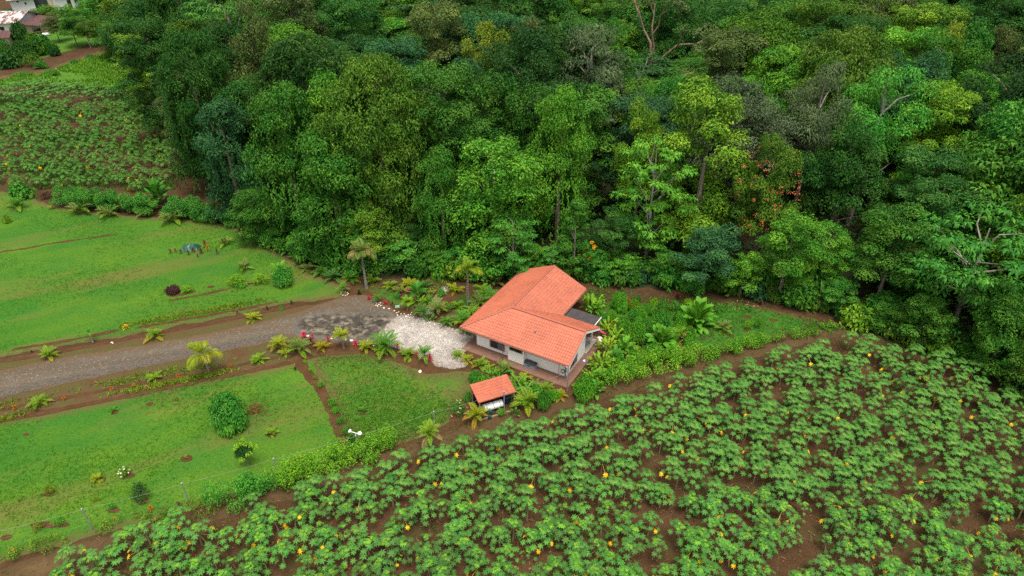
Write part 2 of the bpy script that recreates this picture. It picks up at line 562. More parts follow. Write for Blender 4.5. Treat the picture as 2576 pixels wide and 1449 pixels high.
TRACK = [(-160, 1490), (-40, 1445), (100, 1398), (200, 1366), (400, 1322), (560, 1280), (700, 1230), (860, 1178), (990, 1132), (1080, 1100), (1200, 1062), (1330, 1036), (1440, 1003), (1560, 960), (1700, 926), (1850, 886), (2000, 850), (2100, 826), (2150, 826),
         (2130, 846), (2000, 872), (1880, 905), (1700, 952), (1560, 990), (1430, 1030), (1300, 1068), (1150, 1112), (1000, 1165), (850, 1215), (700, 1262), (520, 1318), (300, 1378), (150, 1440), (60, 1480)]
sheet('dirt_track', D(TRACK), M_TRACK, 0.014, 0.25)
# far side
sheet('lush_field', D([(-60, 212), (40, 200), (95, 192), (185, 162), (320, 124), (370, 118), (385, 170), (385, 235), (250, 226), (125, 214), (-60, 228)]), M_LUSH, 0.01, 0.5, 3.0, 0.8)
sheet('dirt_road', band([(-60, 206), (25, 193), (100, 183), (150, 168), (225, 143), (300, 122), (345, 110), (400, 90)], 4.2, 5.0), M_TRACK, 0.012, 0.5, 3.0, 0.8)
sheet('meadow', D([(-60, 60), (60, 40), (180, 0), (300, -60), (420, -60), (400, 60), (350, 92), (290, 98), (200, 120), (100, 150), (-60, 170)]), M_LUSH, 0.006, 0.6, 4.0, 1.0)
# earth rings round the small plants of the lawn
SOILS = [(125, 1242, 36, 17), (51, 1259, 15, 8), (252, 1208, 32, 18), (322, 1196, 38, 17), (470, 1154, 32, 18), (360, 1262, 32, 18), (285, 1284, 38, 17), (127, 1320, 112, 20), (15, 1352, 28, 17),
         (66, 1093, 18, 8), (287, 1038, 22, 11), (377, 1017, 22, 11), (442, 1006, 16, 8), (912, 1038, 27, 14), (685, 1095, 28, 15), (870, 1093, 30, 12), (857, 1068, 30, 13), (846, 1044, 28, 12), (838, 1024, 30, 10),
         (810, 975, 24, 12), (793, 957, 18, 9), (782, 938, 15, 7), (769, 916, 15, 7), (1879, 797, 24, 11), (1945, 806, 22, 10), (1879, 830, 24, 11), (1819, 833, 26, 11), (1750, 818, 30, 12), (640, 1036, 40, 16),
         (1715, 858, 26, 11), (1598, 905, 40, 16), (1661, 878, 50, 16), (530, 722, 20, 7), (436, 738, 44, 12), (1838, 845, 20, 10)]
for x, y, w, h in SOILS:
    p = G(x, y)
    a = w / 2 * mpp(p)
    b = abs(G(x, y + h / 2)[1] - G(x, y - h / 2)[1]) / 2
    sheet('soil_ring', [(p.x + a * math.cos(t) * random.uniform(.85, 1.1), p.y + b * math.sin(t) * random.uniform(.85, 1.1)) for t in [k * math.pi / 5 for k in range(10)]], M_STRIP, 0.027, 0.06, 2.0, 0.25, rnd=1)

FOREST = [(-150, 330), (-112, 205)] + [tuple(G(*p)[:2]) for p in [(372, 160), (395, 230), (425, 320), (470, 395), (540, 475), (592, 545), (640, 595), (705, 636), (765, 662), (860, 684), (960, 702), (1075, 698), (1200, 712), (1310, 705),
          (1480, 712), (1600, 722), (1750, 738), (1850, 742), (1950, 768), (2080, 790), (2155, 826), (2270, 870), (2380, 902), (2490, 948), (2590, 1010), (2740, 1090)]] + [(150, 30), (260, 60), (260, 330)]
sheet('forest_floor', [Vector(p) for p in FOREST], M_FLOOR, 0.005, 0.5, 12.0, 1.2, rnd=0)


# ------------------------------------------------------------------ leaves
def leaves(P, N, size, rg, aspect=0.55, droop=0.3, out=None, fold=0.18):
    """bent diamond leaves at points P facing N"""
    m = len(P)
    size = np.broadcast_to(size, m)[:, None]
    T = rg.normal(size=(m, 3))
    if out is not None:
        T = T * 0.7 + out * 1.2
    T[:, 2] -= droop
    T = unit(T - N * np.sum(T * N, 1, keepdims=True))
    B = np.cross(N, T)
    Q = np.empty((m, 4, 3))
    Q[:, 0] = P - T * size * 0.5
    Q[:, 1] = P + B * size * aspect * 0.5 + N * size * fold
    Q[:, 2] = P + T * size * 0.5 - np.array([0, 0, 1.0]) * size * droop * 0.3
    Q[:, 3] = P - B * size * aspect * 0.5 + N * size * fold
    return Q


def sph(rg, m, zmin=-1.0):
    z = rg.uniform(zmin, 1, m)
    a = rg.uniform(0, 2 * math.pi, m)
    r = np.sqrt(1 - z * z)
    return np.stack([r * np.cos(a), r * np.sin(a), z], 1)


UP = np.array([0, 0, 1.0])


def clump(mb, rg, c, rc, m, size, flat=0.8, droop=0.3, zmin=-0.35, tint=0.5, spread=0.22, up=0.45, aspect=0.55, rough=0.45, slot=0):
    d = sph(rg, m, zmin)
    rad = rc * (1 - 0.45 * rg.random(m) ** 2)[:, None] * (1 + 0.18 * np.sin(3 * d[:, :1] * 2 + c[0] * 3 + 4 * d[:, 1:2]))
    P = np.asarray(c) + d * rad * np.array([1, 1, flat])
    N = unit(d * np.array([1, 1, 1.0 / max(flat, .4)]) * 0.8 + UP * up + rg.normal(size=(m, 3)) * rough)
    t = np.clip(tint + rg.normal(size=m) * spread + (rg.random(m) < .05) * .4, 0, 1)
    mb.quads(leaves(P, N, size * rg.uniform(0.7, 1.25, m), rg, aspect, droop, d), t, slot)


def limbs(mb, rg, H, tips, r0, zsplit, n=9, slot=0):
    """trunk with limbs reaching towards the clumps"""
    bend = rg.uniform(-0.4, 0.4, 2)
    top = np.array([bend[0], bend[1], H])
    tr = [(0, 0, -0.3), (bend[0] * .2, bend[1] * .3, H * 0.3), (bend[0] * .6, bend[1] * .5, H * 0.62), tuple(top)]
    mb.tube(tr, [r0 * 1.25, r0, r0 * 0.7, r0 * 0.25], 7, slot=slot)
    if len(tips):
        idx = rg.choice(len(tips), min(n, len(tips)), replace=False)
        for i in idx:
            tp = np.asarray(tips[i])
            zs = max(H * 0.25, min(H * 0.9, tp[2] - rg.uniform(1, 3) * zsplit))
            a = np.array([bend[0] * .6 * zs / H, bend[1] * .5 * zs / H, zs])
            mid = (a + tp) / 2 + rg.normal(size=3) * 0.35 + np.array([0, 0, 0.3])
            mb.tube([a, mid, tp], [r0 * 0.45, r0 * 0.3, r0 * 0.1], 5, slot=slot)


PROTO = {}


def proto(kind, crown, trunk, H, Rr, extra=None):
    PROTO.setdefault(kind, []).append((crown, trunk, H, Rr, extra))


def make_dome(seed, H=19.0, Rr=5.2, z0=0.36, nc=34, rc=1.75, per=250, leaf=0.46, flat=0.72, kind='dome', droop=0.3, bark=None, shape='dome', aspect=0.55, limbn=9):
    rg = np.random.default_rng(seed)
    mb, tb = MB(), MB()
    zc0 = H * z0
    tips = []
    lob = rg.uniform(0, 6.28, 4)
    for i in range(nc):
        d = sph(rg, 1, -0.55)[0]
        hh = (H - zc0) / 2
        k = rg.uniform(0.62, 0.98) if i > nc * 0.15 else rg.uniform(0.1, 0.5)
        az = math.atan2(d[1], d[0])
        lobe = 1 + 0.2 * math.sin(2 * az + lob[0]) + 0.16 * math.sin(3 * az + lob[1]) + 0.18 * math.sin(5 * d[2] + lob[2] + az)
        if shape == 'cone':
            zr = rg.uniform(0, 1)
            rr = Rr * (1 - zr * 0.85) * math.sqrt(rg.uniform(0.25, 1))
            c = np.array([math.cos(az) * rr, math.sin(az) * rr, zc0 + zr * (H - zc0 - rc * flat)])
        elif shape == 'tall':
            zr = rg.uniform(0, 1)
            pr = (0.55 + 0.5 * math.sin(zr * 2.9 + 0.2)) * (1 + 0.25 * math.sin(zr * 11 + lob[3] + az))
            c = np.array([math.cos(az) * Rr * pr * k * .85, math.sin(az) * Rr * pr * k * .85, zc0 + zr * (H - zc0 - rc)])
        else:
            c = np.array([d[0] * (Rr - rc * .5) * k * lobe, d[1] * (Rr - rc * .5) * k * lobe, zc0 + hh + d[2] * (hh - rc * flat * .5) * k * (0.8 + 0.3 * lobe)])
        tips.append(c)
        s = rg.uniform(0.65, 1.25)
        clump(mb, rg, c, rc * s, int(per * s * s), leaf * rg.uniform(.8, 1.25), flat * rg.uniform(.8, 1.25), droop, -0.45, rg.uniform(0.22, 0.78) if rg.random() > .06 else .95, aspect=aspect)
    limbs(tb, rg, H * 0.84, tips, 0.30 if shape != 'cone' else .16, 1.5, limbn if shape != 'cone' else 4)
    proto(kind, mb.mesh(kind + '_crown', FOL), tb.mesh(kind + '_trunk', bark or BARK), H, Rr)


def make_vine(seed, H=20.0, Rr=4.0, kind='vine', nb=54, ns=230):
    """tree smothered in creepers that hang as leafy curtains down to the ground"""
    rg = np.random.default_rng(seed)
    mb, tb = MB(), MB()
    ph = rg.uniform(0, 6.28, 6)

    def prof(a, z):
        u = z / H
        b = 1.0 * (1 - max(0, (u - 0.72) / 0.28) ** 2 * 0.75)
        return Rr * b * (0.72 + 0.14 * math.sin(2 * a + ph[0] + 3 * u) + 0.12 * math.sin(3 * a + ph[1] - 5 * u) + 0.13 * math.sin(9 * u + ph[2] + a) + 0.08 * math.sin(17 * u + ph[3] + 2 * a))
    # leafy bosses at several heights
    tips = []
    for i in range(nb):
        z = H * (rg.uniform(0.06, 1) ** 0.8) - 0.6
        a = rg.uniform(0, 6.28)
        r = prof(a, z) * rg.uniform(0.7, 1.02)
        c = np.array([math.cos(a) * r, math.sin(a) * r, z])
        tips.append(c)
        s = rg.uniform(0.6, 1.3)
        clump(mb, rg, c, 1.3 * s, int(270 * s * s), 0.31, 0.85, 0.6, -0.5, rg.uniform(0.3, 0.72), up=0.3)
    # curtains
    P, N, T, tt = [], [], [], []
    for i in range(ns):
        a = rg.uniform(0, 6.28)
        z = H * rg.uniform(0.15, 0.95)
        L = rg.uniform(1, 5)
        tn = rg.uniform(0.2, 0.75)
        off = rg.uniform(0.85, 1.12)
        zz = z
        while zz > max(0.2, z - L):
            r = prof(a, min(z, zz + 1.2)) * off
            P.append((math.cos(a) * r + rg.normal() * .12, math.sin(a) * r + rg.normal() * .12, zz))
            N.append((math.cos(a) + rg.normal() * .35, math.sin(a) + rg.normal() * .35, 0.45 + rg.normal() * .25))
            tt.append(tn + rg.normal() * .18)
            zz -= rg.uniform(0.10, 0.21)
            a += rg.normal() * 0.012
    P, N = np.array(P), unit(np.array(N))
    mb.quads(leaves(P, N, 0.32 * rg.uniform(.7, 1.3, len(P)), rg, 0.62, 1.0), np.clip(tt, 0, 1))
    limbs(tb, rg, H * 0.9, tips, 0.35, 1.5, 5)
    proto(kind, mb.mesh('vine_crown', FOL), tb.mesh('vine_trunk', BARK), H, Rr)


def make_layer(seed, H=18.0, Rr=5.0, z0=0.42, tiers=22, kind='layer', bark=None, leaf=0.62, tilt=0.35):
    """open crown of flat sprays at the ends of rising limbs"""
    rg = np.random.default_rng(seed)
    mb, tb = MB(), MB()
    tips = []
    for i in range(tiers):
        zr = (i + rg.uniform(0, 1)) / tiers
        a = i * 2.4 + rg.normal() * 0.3
        rr = Rr * (0.25 + 0.8 * math.sin(math.pi * (0.15 + 0.8 * (1 - zr)))) * rg.uniform(0.55, 0.95)
        c = np.array([math.cos(a) * rr, math.sin(a) * rr, H * (z0 + (1 - z0) * zr) - 0.4])
        tips.append(c)
        for q in range(4):
            cc = c + np.append(rg.normal(size=2) * 0.9, rg.normal() * 0.3)
            n = 42
            az = rg.uniform(0, 6.28, n)
            o = np.stack([np.cos(az), np.sin(az), rg.uniform(-0.5, 0.25, n)], 1)
            P = cc + o * rg.uniform(0.25, 1.15, n)[:, None] * np.array([1, 1, .45])
            N = unit(UP + o * tilt + rg.normal(size=(n, 3)) * 0.28)
            mb.quads(leaves(P, N, leaf * rg.uniform(.7, 1.25, n), rg, 0.36, 0.35, o * 2), np.clip(rg.uniform(.35, .65) + rg.normal(size=n) * .18, 0, 1))
    limbs(tb, rg, H * 0.92, tips, 0.24, 2.2, 16)
    proto(kind, mb.mesh(kind + '_crown', FOL), tb.mesh(kind + '_trunk', bark or BARK_PALE), H, Rr)


def make_bare(seed, H=26.0, Rr=6.0, kind='bare', leafy=True):
    """forked grey-brown limbs with only thin foliage"""
    rg = np.random.default_rng(seed)
    mb, tb = MB(), MB()
    tips = []

    def branch(p, d, L, r, lev):
        q = p + d * L * 0.5 + rg.normal(size=3) * L * 0.05
        e = p + d * L + rg.normal(size=3) * L * 0.07
        tb.tube([p, q, e], [r, r * .8, r * .55], 6 if lev < 2 else 4)
        if lev >= 4:
            tips.append(e)
            return
        for k in range(3 if lev == 0 else 2):
            nd = unit((d + rg.normal(size=3) * (0.42 if lev else 0.3) + UP * 0.12)[None])[0]
            branch(e, nd, L * rg.uniform(.55, .78), r * .58, lev + 1)
    branch(np.array([0, 0, -0.3]), UP, H * 0.36, 0.5, 0)
    for t in tips:
        if leafy and rg.random() < 0.75:
            clump(mb, rg, t, 1.0, 70, 0.4, 0.7, 0.4, -0.5, 0.5)
    if not leafy:
        for t in tips[:6]:
            clump(mb, rg, t, .4, 12, 0.3, 0.7, 0.4, -0.5, 0.3)
    proto(kind, mb.mesh(kind + '_crown', FOL), tb.mesh(kind + '_trunk', BARK_RED if leafy else BARK_PALE), H, Rr)


def make_bush(seed, kind, nc=9, per=170, leaf=0.2, rc=0.5, droop=0.3, aspect=0.55, h=1.0, up=0.45):
    """unit bush: about 1 m in radius and h high"""
    rg = np.random.default_rng(seed)
    mb = MB()
    for i in range(nc):
        a = i * 2.4 + rg.uniform(-.4, .4)
        r = 0.62 * math.sqrt(i / nc) * rg.uniform(.85, 1.1)
        c = np.array([math.cos(a) * r, math.sin(a) * r, h * (0.66 - 0.42 * (i / nc) * rg.uniform(.6, 1.2))])
        clump(mb, rg, c, rc * rg.uniform(.8, 1.15), per, leaf, 0.85 * h, droop, -0.6, rg.uniform(.35, .65), aspect=aspect, up=up)
    PROTO.setdefault(kind, []).append((mb.mesh(kind + '_foliage', FOL if leaf > .25 else FOL_S), None, h * 1.12, 1.05, None))


for s in range(4):
    make_dome(20 + s, H=19 + s * .5, Rr=4.9 + .2 * s, z0=0.12, nc=44, rc=1.5, per=430, leaf=0.32, flat=0.85)
for s in range(3):
    make_dome(30 + s, H=21, Rr=4.4, z0=0.08, nc=44, rc=1.4, per=400, leaf=0.32, kind='tall', shape='tall')
for s in range(2):
    make_dome(40 + s, H=20, Rr=5.6, z0=0.15, nc=50, rc=1.45, per=430, leaf=0.28, flat=0.75, kind='olive', droop=0.9, bark=BARK_PALE, aspect=0.4)
for s in range(2):
    make_dome(50 + s, H=14, Rr=3.6, z0=0.22, nc=46, rc=0.95, per=170, leaf=0.32, flat=0.55, kind='cone', shape='cone', bark=BARK_PALE)
for s in range(2):
    make_dome(55 + s, H=20, Rr=5.0, z0=0.1, nc=46, rc=1.6, per=190, leaf=0.54, flat=0.8, kind='bigleaf', aspect=0.5, droop=0.5)
for s in range(4):
    make_vine(60 + s, H=20, Rr=3.9 + .25 * s)
for s in range(2):
    make_layer(70 + s, z0=.22, tiers=34)
make_layer(75, H=14, Rr=6.6, z0=0.45, tiers=44, kind='umbrella', leaf=0.58, tilt=0.5)
make_vine(66, H=24, Rr=6.6, kind='bigvine', nb=125, ns=430)
make_vine(67, H=22, Rr=6.0, kind='bigvine', nb=105, ns=380)
make_dome(35, H=25, Rr=6.6, z0=0.08, nc=95, rc=1.45, per=400, leaf=0.32, kind='bigtall', shape='tall')
make_dome(25, H=22, Rr=7.0, z0=0.12, nc=95, rc=1.6, per=430, leaf=0.32, kind='bigdome', flat=.85)
make_bare(80)
make_bare(82, H=20, Rr=4.5, kind='dead', leafy=False)
for s in range(3):
    make_bush(90 + s, 'bush', 12, 290, 0.12, 0.42)
for s in range(3):
    make_bush(95 + s, 'coarse', 10, 120, 0.23, 0.5, 0.5, 0.6)
for s in range(2):
    make_bush(98 + s, 'openbush', 12, 60, 0.17, 0.36, 0.2, 0.4, 1.0, 0.2)

# colours of the leaf kinds
C = dict(mid=(.040, .135, .013), deep=(.024, .088, .012), blue=(.026, .096, .028), bright=(.066, .200, .015), lime=(.096, .205, .014), gold=(.135, .190, .016), olive=(.066, .102, .025),
         rust=(.085, .090, .024), fresh=(.046, .175, .019), grey=(.064, .100, .040), dark=(.018, .064, .011), moss=(.058, .136, .012))
LOOK = dict(mid='mid green', deep='deep green', blue='blue-green', bright='bright green', lime='yellow-green', gold='golden yellow-green', olive='olive green', rust='rusty brown-green', fresh='fresh green', grey='grey-green', dark='very dark green', moss='mossy green')
SHAPE = dict(dome='broad-crowned', tall='tall narrow', olive='fine-leaved drooping', cone='small conical', bigleaf='large-leaved', vine='vine-draped', layer='open layered', umbrella='wide umbrella-crowned', bare='thin-leaved forked', dead='dead bare-limbed')
GTREE = 'trees of the forest'


def vary(c, a=0.15):
    k = random.uniform(1 - a, 1 + a)
    return tuple(x * k * random.uniform(1 - a * .5, 1 + a * .5) for x in c)


def tree(kind, p, H, Rw, col, label, group=GTREE, v=None, cat='tree', name='forest_tree', tname='trunk'):
    if Rw > 5.4 and 'big' + kind in PROTO:
        kind, v = 'big' + kind, None
    cr, tr, h0, r0, _ = PROTO[kind][v if v is not None else random.randrange(len(PROTO[kind]))]
    r = empty(name, (p[0], p[1], 0), random.uniform(0, 6.28), label, cat, group)
    s, z = Rw / r0, H / h0
    put('crown', cr, r, sc=(s, s, z), color=col)
    if tr is not None:
        put(tname, tr, r, sc=(min(s, z), min(s, z), z))
    return r


TREES = []      # (x, y, radius, height, short description) of those that serve as landmarks

HEROES = [
    # base x, base y, top y, crown width (picture), kind, colour, short name, label
    (1400, 610, 222, 165, 'vine', 'bright', 'the leafy vine tower', 'tall tower of creepers with bright leafy top, mid forest behind the red-roofed house'),
    (1730, 650, 188, 225, 'tall', 'lime', 'the big yellow-green feathery tree', 'biggest feathery yellow-green tree standing behind the garden, high above its neighbours'),
    (1592, 600, 248, 140, 'dome', 'lime', 'the yellow-tipped rounded tree', 'rounded tree with yellow-tipped crown just beside the biggest feathery yellow-green tree'),
    (1622, 668, 340, 165, 'layer', 'bright', 'the pale-trunked layered tree', 'slim white-trunked tree with layered light green sprays behind the house gable'),
    (1885, 690, 348, 160, 'dome', 'moss', 'the orange-flowered tree', 'tree dotted with orange-red flower clusters beside the feathery yellow-green tree'),
    (2275, 560, 205, 215, 'tall', 'lime', 'the lime-topped tall tree', 'tall tree with bright lime crown tip rising above the dark forest at the papaya end'),
    (1470, 430, 45, 245, 'olive', 'grey', 'the grey-green drooping giant', 'large grey-green drooping tree with pale limbs beside the forked bare trunk'),
    (1607, 300, -70, 260, 'bare', 'olive', 'the forked bare trunk', 'tall forked reddish-grey trunk with bare upswept limbs and thin leaves'),
    (1225, 360, 38, 125, 'dome', 'gold', 'the bright yellow crown', 'bright golden-yellow crowned tree standing out in the dark upper forest'),
    (2388, 838, 548, 330, 'umbrella', 'fresh', 'the umbrella tree', 'wide umbrella-crowned tree on a leaning white trunk beside the papaya field'),
    (1442, 700, 498, 110, 'cone', 'mid', 'the slim cone tree', 'slim conical young tree with a thin pale trunk right behind the house roof ridge'),
    (868, 662, 335, 205, 'vine', 'mid', 'the creeper mound', 'creeper-hung mound of a tree at the forest edge above the white-ringed palm'),
    (985, 625, 140, 290, 'vine', 'moss', 'the greatest draped tree', 'greatest creeper-draped tree with many leafy bosses behind the creeper-hung mound'),
    (770, 615, 215, 200, 'vine', 'mid', 'the curtain tree', 'tall tree hung with creeper curtains, next to the greatest draped tree on the lawn side'),
    (1245, 670, 340, 215, 'vine', 'bright', 'the draped tree', 'creeper-draped tree with spreading bright shoulders, directly behind the dark-trunked palm'),
    (1120, 660, 375, 140, 'vine', 'mid', 'the narrow draped tree', 'narrow creeper-draped tree between the creeper mound and the spreading draped tree'),
    (440, 350, 30, 200, 'tall', 'deep', 'the dark corner tree', 'dark tall tree at the forest corner beside the far field'),
    (395, 235, 5, 190, 'dome', 'deep', 'the far corner tree', 'dark tree at the far forest corner beside the dirt road'),
    (555, 485, 75, 215, 'vine', 'deep', 'the tall dark edge tree', 'tall deep green edge tree above the bare earth patch of the far field'),
    (612, 555, 250, 150, 'vine', 'blue', 'the dark creeper column', 'dark creeper-clad column at the end of the clipped field hedge'),
    (700, 440, 10, 175, 'dome', 'olive', 'the brownish-tipped tree', 'olive tree with brownish tips high at the forest top above the curtain tree'),
    (2430, 720, 330, 275, 'bigleaf', 'mid', 'the large-leaved giant', 'large-leaved dark green giant behind the umbrella tree'),
    (2065, 650, 290, 210, 'dome', 'deep', 'the dark round tree', 'dark round tree between the orange-flowered tree and the lime-topped tall tree'),
    (1985, 570, 165, 200, 'olive', 'grey', 'the grey fine-leaved tree', 'grey-green fine-leaved tree behind the orange-flowered tree'),
    (2290, 350, 50, 160, 'dome', 'gold', 'the flat yellow crown', 'flat yellowish crown near the upper forest behind the lime-topped tall tree'),
    (2425, 350, 45, 130, 'dome', 'olive', 'the small yellow crown', 'smaller olive crown next to the flat yellowish crown in the upper forest'),
    (2535, 820, 395, 250, 'vine', 'lime', 'the yellow creeper wall', 'yellow-green creeper wall overgrowing a tree behind the umbrella tree'),
    (1330, 340, 55, 130, 'dome', 'rust', 'the rusty crown', 'rusty brown crowned tree next to the bright golden-yellow one'),
    (2195, 780, 520, 205, 'dome', 'mid', 'the tree over the track end', 'mid green bushy tree where the dirt track meets the forest'),
    (1955, 755, 520, 165, 'dome', 'bright', 'the garden-edge tree', 'bright round tree at the forest edge behind the garden lawn'),
    (1765, 735, 560, 180, 'dome', 'blue', 'the blue-green garden tree', 'low blue-green domed tree at the forest edge behind the giant paddle-leaf plant'),
    (655, 605, 480, 130, 'vine', 'mid', 'the low leafy mound', 'low leafy mound at the forest edge where the lawn narrows'),
    (935, 672, 510, 130, 'dome', 'lime', 'the yellowish bushy tree', 'bushy yellow-green tree at the edge in front of the greatest draped tree'),
    (1540, 690, 520, 120, 'tall', 'deep', 'the slender dark tree', 'slender dark tree in the gap between the cone tree and the white-trunked tree'),
    (1290, 705, 545, 115, 'layer', 'fresh', 'the feather-leaved small tree', 'small feather-leaved tree just behind the upper end of the house roof'),
    (1878, 340, 60, 140, 'dead', 'olive', 'the dead branched tree', 'dead tree with pale bare branches in the upper forest'),
    (1180, 420, 130, 170, 'dome', 'blue', 'the dusky dome', 'dusky blue-green dome in the dark hollow below the golden-yellow tree'),
    (1820, 470, 215, 180, 'bigleaf', 'blue', 'the spreading blue-green tree', 'spreading blue-green tree behind the biggest feathery yellow-green tree'),
    (2120, 440, 130, 190, 'dome', 'deep', 'the dense dark dome', 'dense dark dome behind the grey fine-leaved tree'),
    (1650, 470, 195, 190, 'dome', 'fresh', 'the fresh green dome', 'fresh green dome at the foot of the forked bare trunk'),
    (2055, 745, 560, 130, 'tall', 'bright', 'the slim bright tree', 'slim bright green tree beside the round tree behind the garden lawn'),
    (1860, 745, 640, 90, 'bigleaf', 'bright', 'the low big-leaved tree', 'low big-leaved sapling tree between the blue-green tree and the round garden-edge tree'),
    (2300, 870, 735, 120, 'bigleaf', 'mid', 'the low field-edge tree', 'low spreading tree at the papaya field edge near the umbrella trunk'),
    (2480, 935, 760, 170, 'vine', 'mid', 'the corner creeper mound', 'creeper mound at the far corner of the papaya field'),
    (2590, 1000, 800, 170, 'vine', 'moss', 'the last creeper mound', 'outermost creeper mound at the papaya field corner'),
]
for bx, by, ty, w, kind, col, short, label in HEROES:
    p = G(bx, by)
    H = h_at(p, ty) * 0.985
    top = Vector((p.x, p.y, H * .7))
    Rw = w / 2 * mpp(top)
    r = tree(kind, p, H, Rw, vary(C[col], .06), label)
    if short == 'the orange-flowered tree':
        fb = MB()
        rg = np.random.default_rng(3)
        for i in range(95):
            d = sph(rg, 1, -0.6)[0]
            c = np.array([d[0] * Rw * .98, d[1] * Rw * .98, H * (.6 + .38 * d[2])])
            clump(fb, rg, c, 0.3, 9, 0.15, 0.7, 0.1, -0.4, 0.5, aspect=.8)
        fb.obj('blossoms', FOL, r, color=(.40, .120, .035))
    if short == 'the slim cone tree':
        fb = MB()
        rg = np.random.default_rng(4)
        for q in range(7):
            clump(fb, rg, np.array([rg.uniform(.2, 1.8), -rg.uniform(.5, 2.0), H * rg.uniform(.28, .45)]), .3, 14, .3, .7, .2, -.4, .6)
        fb.obj('blossoms', FOL, r, color=(.55, .30, .01))
    TREES.append((p.x, p.y, Rw, H, short))

# fill the forest
hero_n = len(TREES)
cand = []
fx = np.array(FOREST)
rg = np.random.default_rng(77)
placed = [(t[0], t[1], t[2]) for t in TREES]
fill = []
tries = 0
while len(fill) < 252 and tries < 60000:
    tries += 1
    y = rg.uniform(45, 205)
    x = rg.uniform(-0.86, 0.86) * (y * CT + 30)
    if not inpoly(x, y, FOREST):
        continue
    # distance to the forest edge (only the visible front)
    de = min(math.hypot(x - q[0], y - q[1]) for q in FOREST[2:-3])
    if de < 2.2:
        continue
    sp = 3.4 + 0.018 * y + min(de, 14) * 0.06
    rad = sp * rg.uniform(0.95, 1.2)
    ok = True
    for q in placed:
        dd = math.hypot(x - q[0], y - q[1])
        if dd < (rad + min(q[2], 4.2)) * 0.74:
            ok = False
            break
    if not ok:
        continue
    # keep the dark hollow open and the approach to the visible trunks
    hx, hy = to_px((x, y, 0))
    if 1470 < hx < 1570 and 470 < hy < 600:
        continue
    placed.append((x, y, rad))
    fill.append((x, y, rad, de))
used = {}
KINDS = [('dome', 3), ('tall', 5), ('vine', 5), ('olive', 1.2), ('bigleaf', 1.3), ('layer', 1.0)]
kw = np.array([k[1] for k in KINDS], float)
kw /= kw.sum()
COLS = ['mid', 'deep', 'blue', 'moss', 'bright', 'olive', 'lime', 'dark', 'grey', 'rust', 'gold', 'fresh']
cw = np.array([6, 5, 1.4, 4, 1.6, 1.2, .6, 2.4, .4, .04, .06, 1.4])
cw /= cw.sum()
for x, y, rad, de in fill:
    kind = KINDS[rg.choice(len(KINDS), p=kw)][0]
    if de < 8 and rg.random() < 0.5:
        kind = 'vine'
    col = COLS[rg.choice(len(COLS), p=cw)]
    H = rg.uniform(13, 24.5) if de > 7 else rg.uniform(9, 16)
    # a front tree must not hide the house, the drive or the garden trees behind which it does not stand
    lab = None
    for q in sorted(range(hero_n), key=lambda q: math.hypot(x - TREES[q][0], y - TREES[q][1]))[:6]:
        rel = 'behind' if y > TREES[q][1] + 2 else ('in front of' if y < TREES[q][1] - 2 else 'beside')
        for ht in ('', 'taller ' if H > 18 else 'lower '):
            base = f'{ht}{LOOK[col]} {SHAPE[kind]} tree {rel} {TREES[q][4]}'
            if lab is None and base not in used and len(base.split()) <= 16:
                lab = base
                used[base] = 1
    lab = lab or base
    tree(kind, (x, y), H, rad * (1.16 if kind in ('tall', 'vine') else 1.12), vary(C[col], .2), lab)
print('forest trees', hero_n + len(fill), 'tries', tries)

# young trees standing out along the forest edge
for bx, by, ty, w, kind, col, label in [
    (1012, 690, 598, 84, 'bigleaf', 'fresh', 'fresh green sapling in the recess above the bushy yellow palm'), (1046, 668, 560, 80, 'vine', 'deep', 'deep green leafy sapling at the back of the footpath recess'),
    (982, 690, 612, 66, 'cone', 'bright', 'bright pointed sapling behind the small upright palm'), (1090, 690, 600, 70, 'bigleaf', 'mid', 'mid green sapling at the forest side of the footpath end'),
    (1160, 706, 615, 74, 'bigleaf', 'fresh', 'lush sapling behind the dark-trunked palm'), (1215, 708, 628, 60, 'layer', 'bright', 'bright layered sapling near the upper house wall'),
    (1345, 704, 610, 60, 'bigleaf', 'bright', 'bright big-leaved sapling peeking over the roof ridge'), (1390, 704, 622, 54, 'layer', 'fresh', 'fresh layered sapling over the roof ridge end'),
    (1500, 716, 625, 70, 'bigleaf', 'fresh', 'fresh sapling right of the roof peak'), (1560, 720, 640, 66, 'layer', 'bright', 'bright sapling behind the back garden bed'),
    (1680, 728, 630, 80, 'bigleaf', 'mid', 'rounded sapling behind the giant paddle-leaf plant'), (1820, 742, 655, 66, 'layer', 'fresh', 'fresh sapling at the forest foot near the dark red bromeliad'),
    (2010, 770, 670, 76, 'bigleaf', 'bright', 'bright sapling near the garden lawn tip'), (2110, 800, 700, 76, 'bigleaf', 'fresh', 'fresh sapling close to the track end'),
    (2240, 850, 760, 80, 'bigleaf', 'mid', 'bushy sapling between the track end and the umbrella trunk'), (2340, 885, 790, 70, 'layer', 'fresh', 'layered sapling before the umbrella trunk'),
    (830, 676, 590, 80, 'bigleaf', 'mid', 'leafy sapling behind the palm row under the forest'), (760, 655, 575, 70, 'bigleaf', 'fresh', 'fresh sapling at the lawn edge behind the round clipped bush'),
    (700, 628, 545, 80, 'vine', 'mid', 'creeper-clad sapling above the broad-leaved lawn plants'), (900, 690, 620, 60, 'layer', 'bright', 'bright sapling just behind the white-ringed palm'),
]:
    p = G(bx, by)
    p.y += 1.5
    H = h_at(p, ty)
    tree(kind, p, H, w / 2 * mpp(p) * 1.1, vary(C[col], .08), label, 'young trees along the forest edge', name='young_tree')

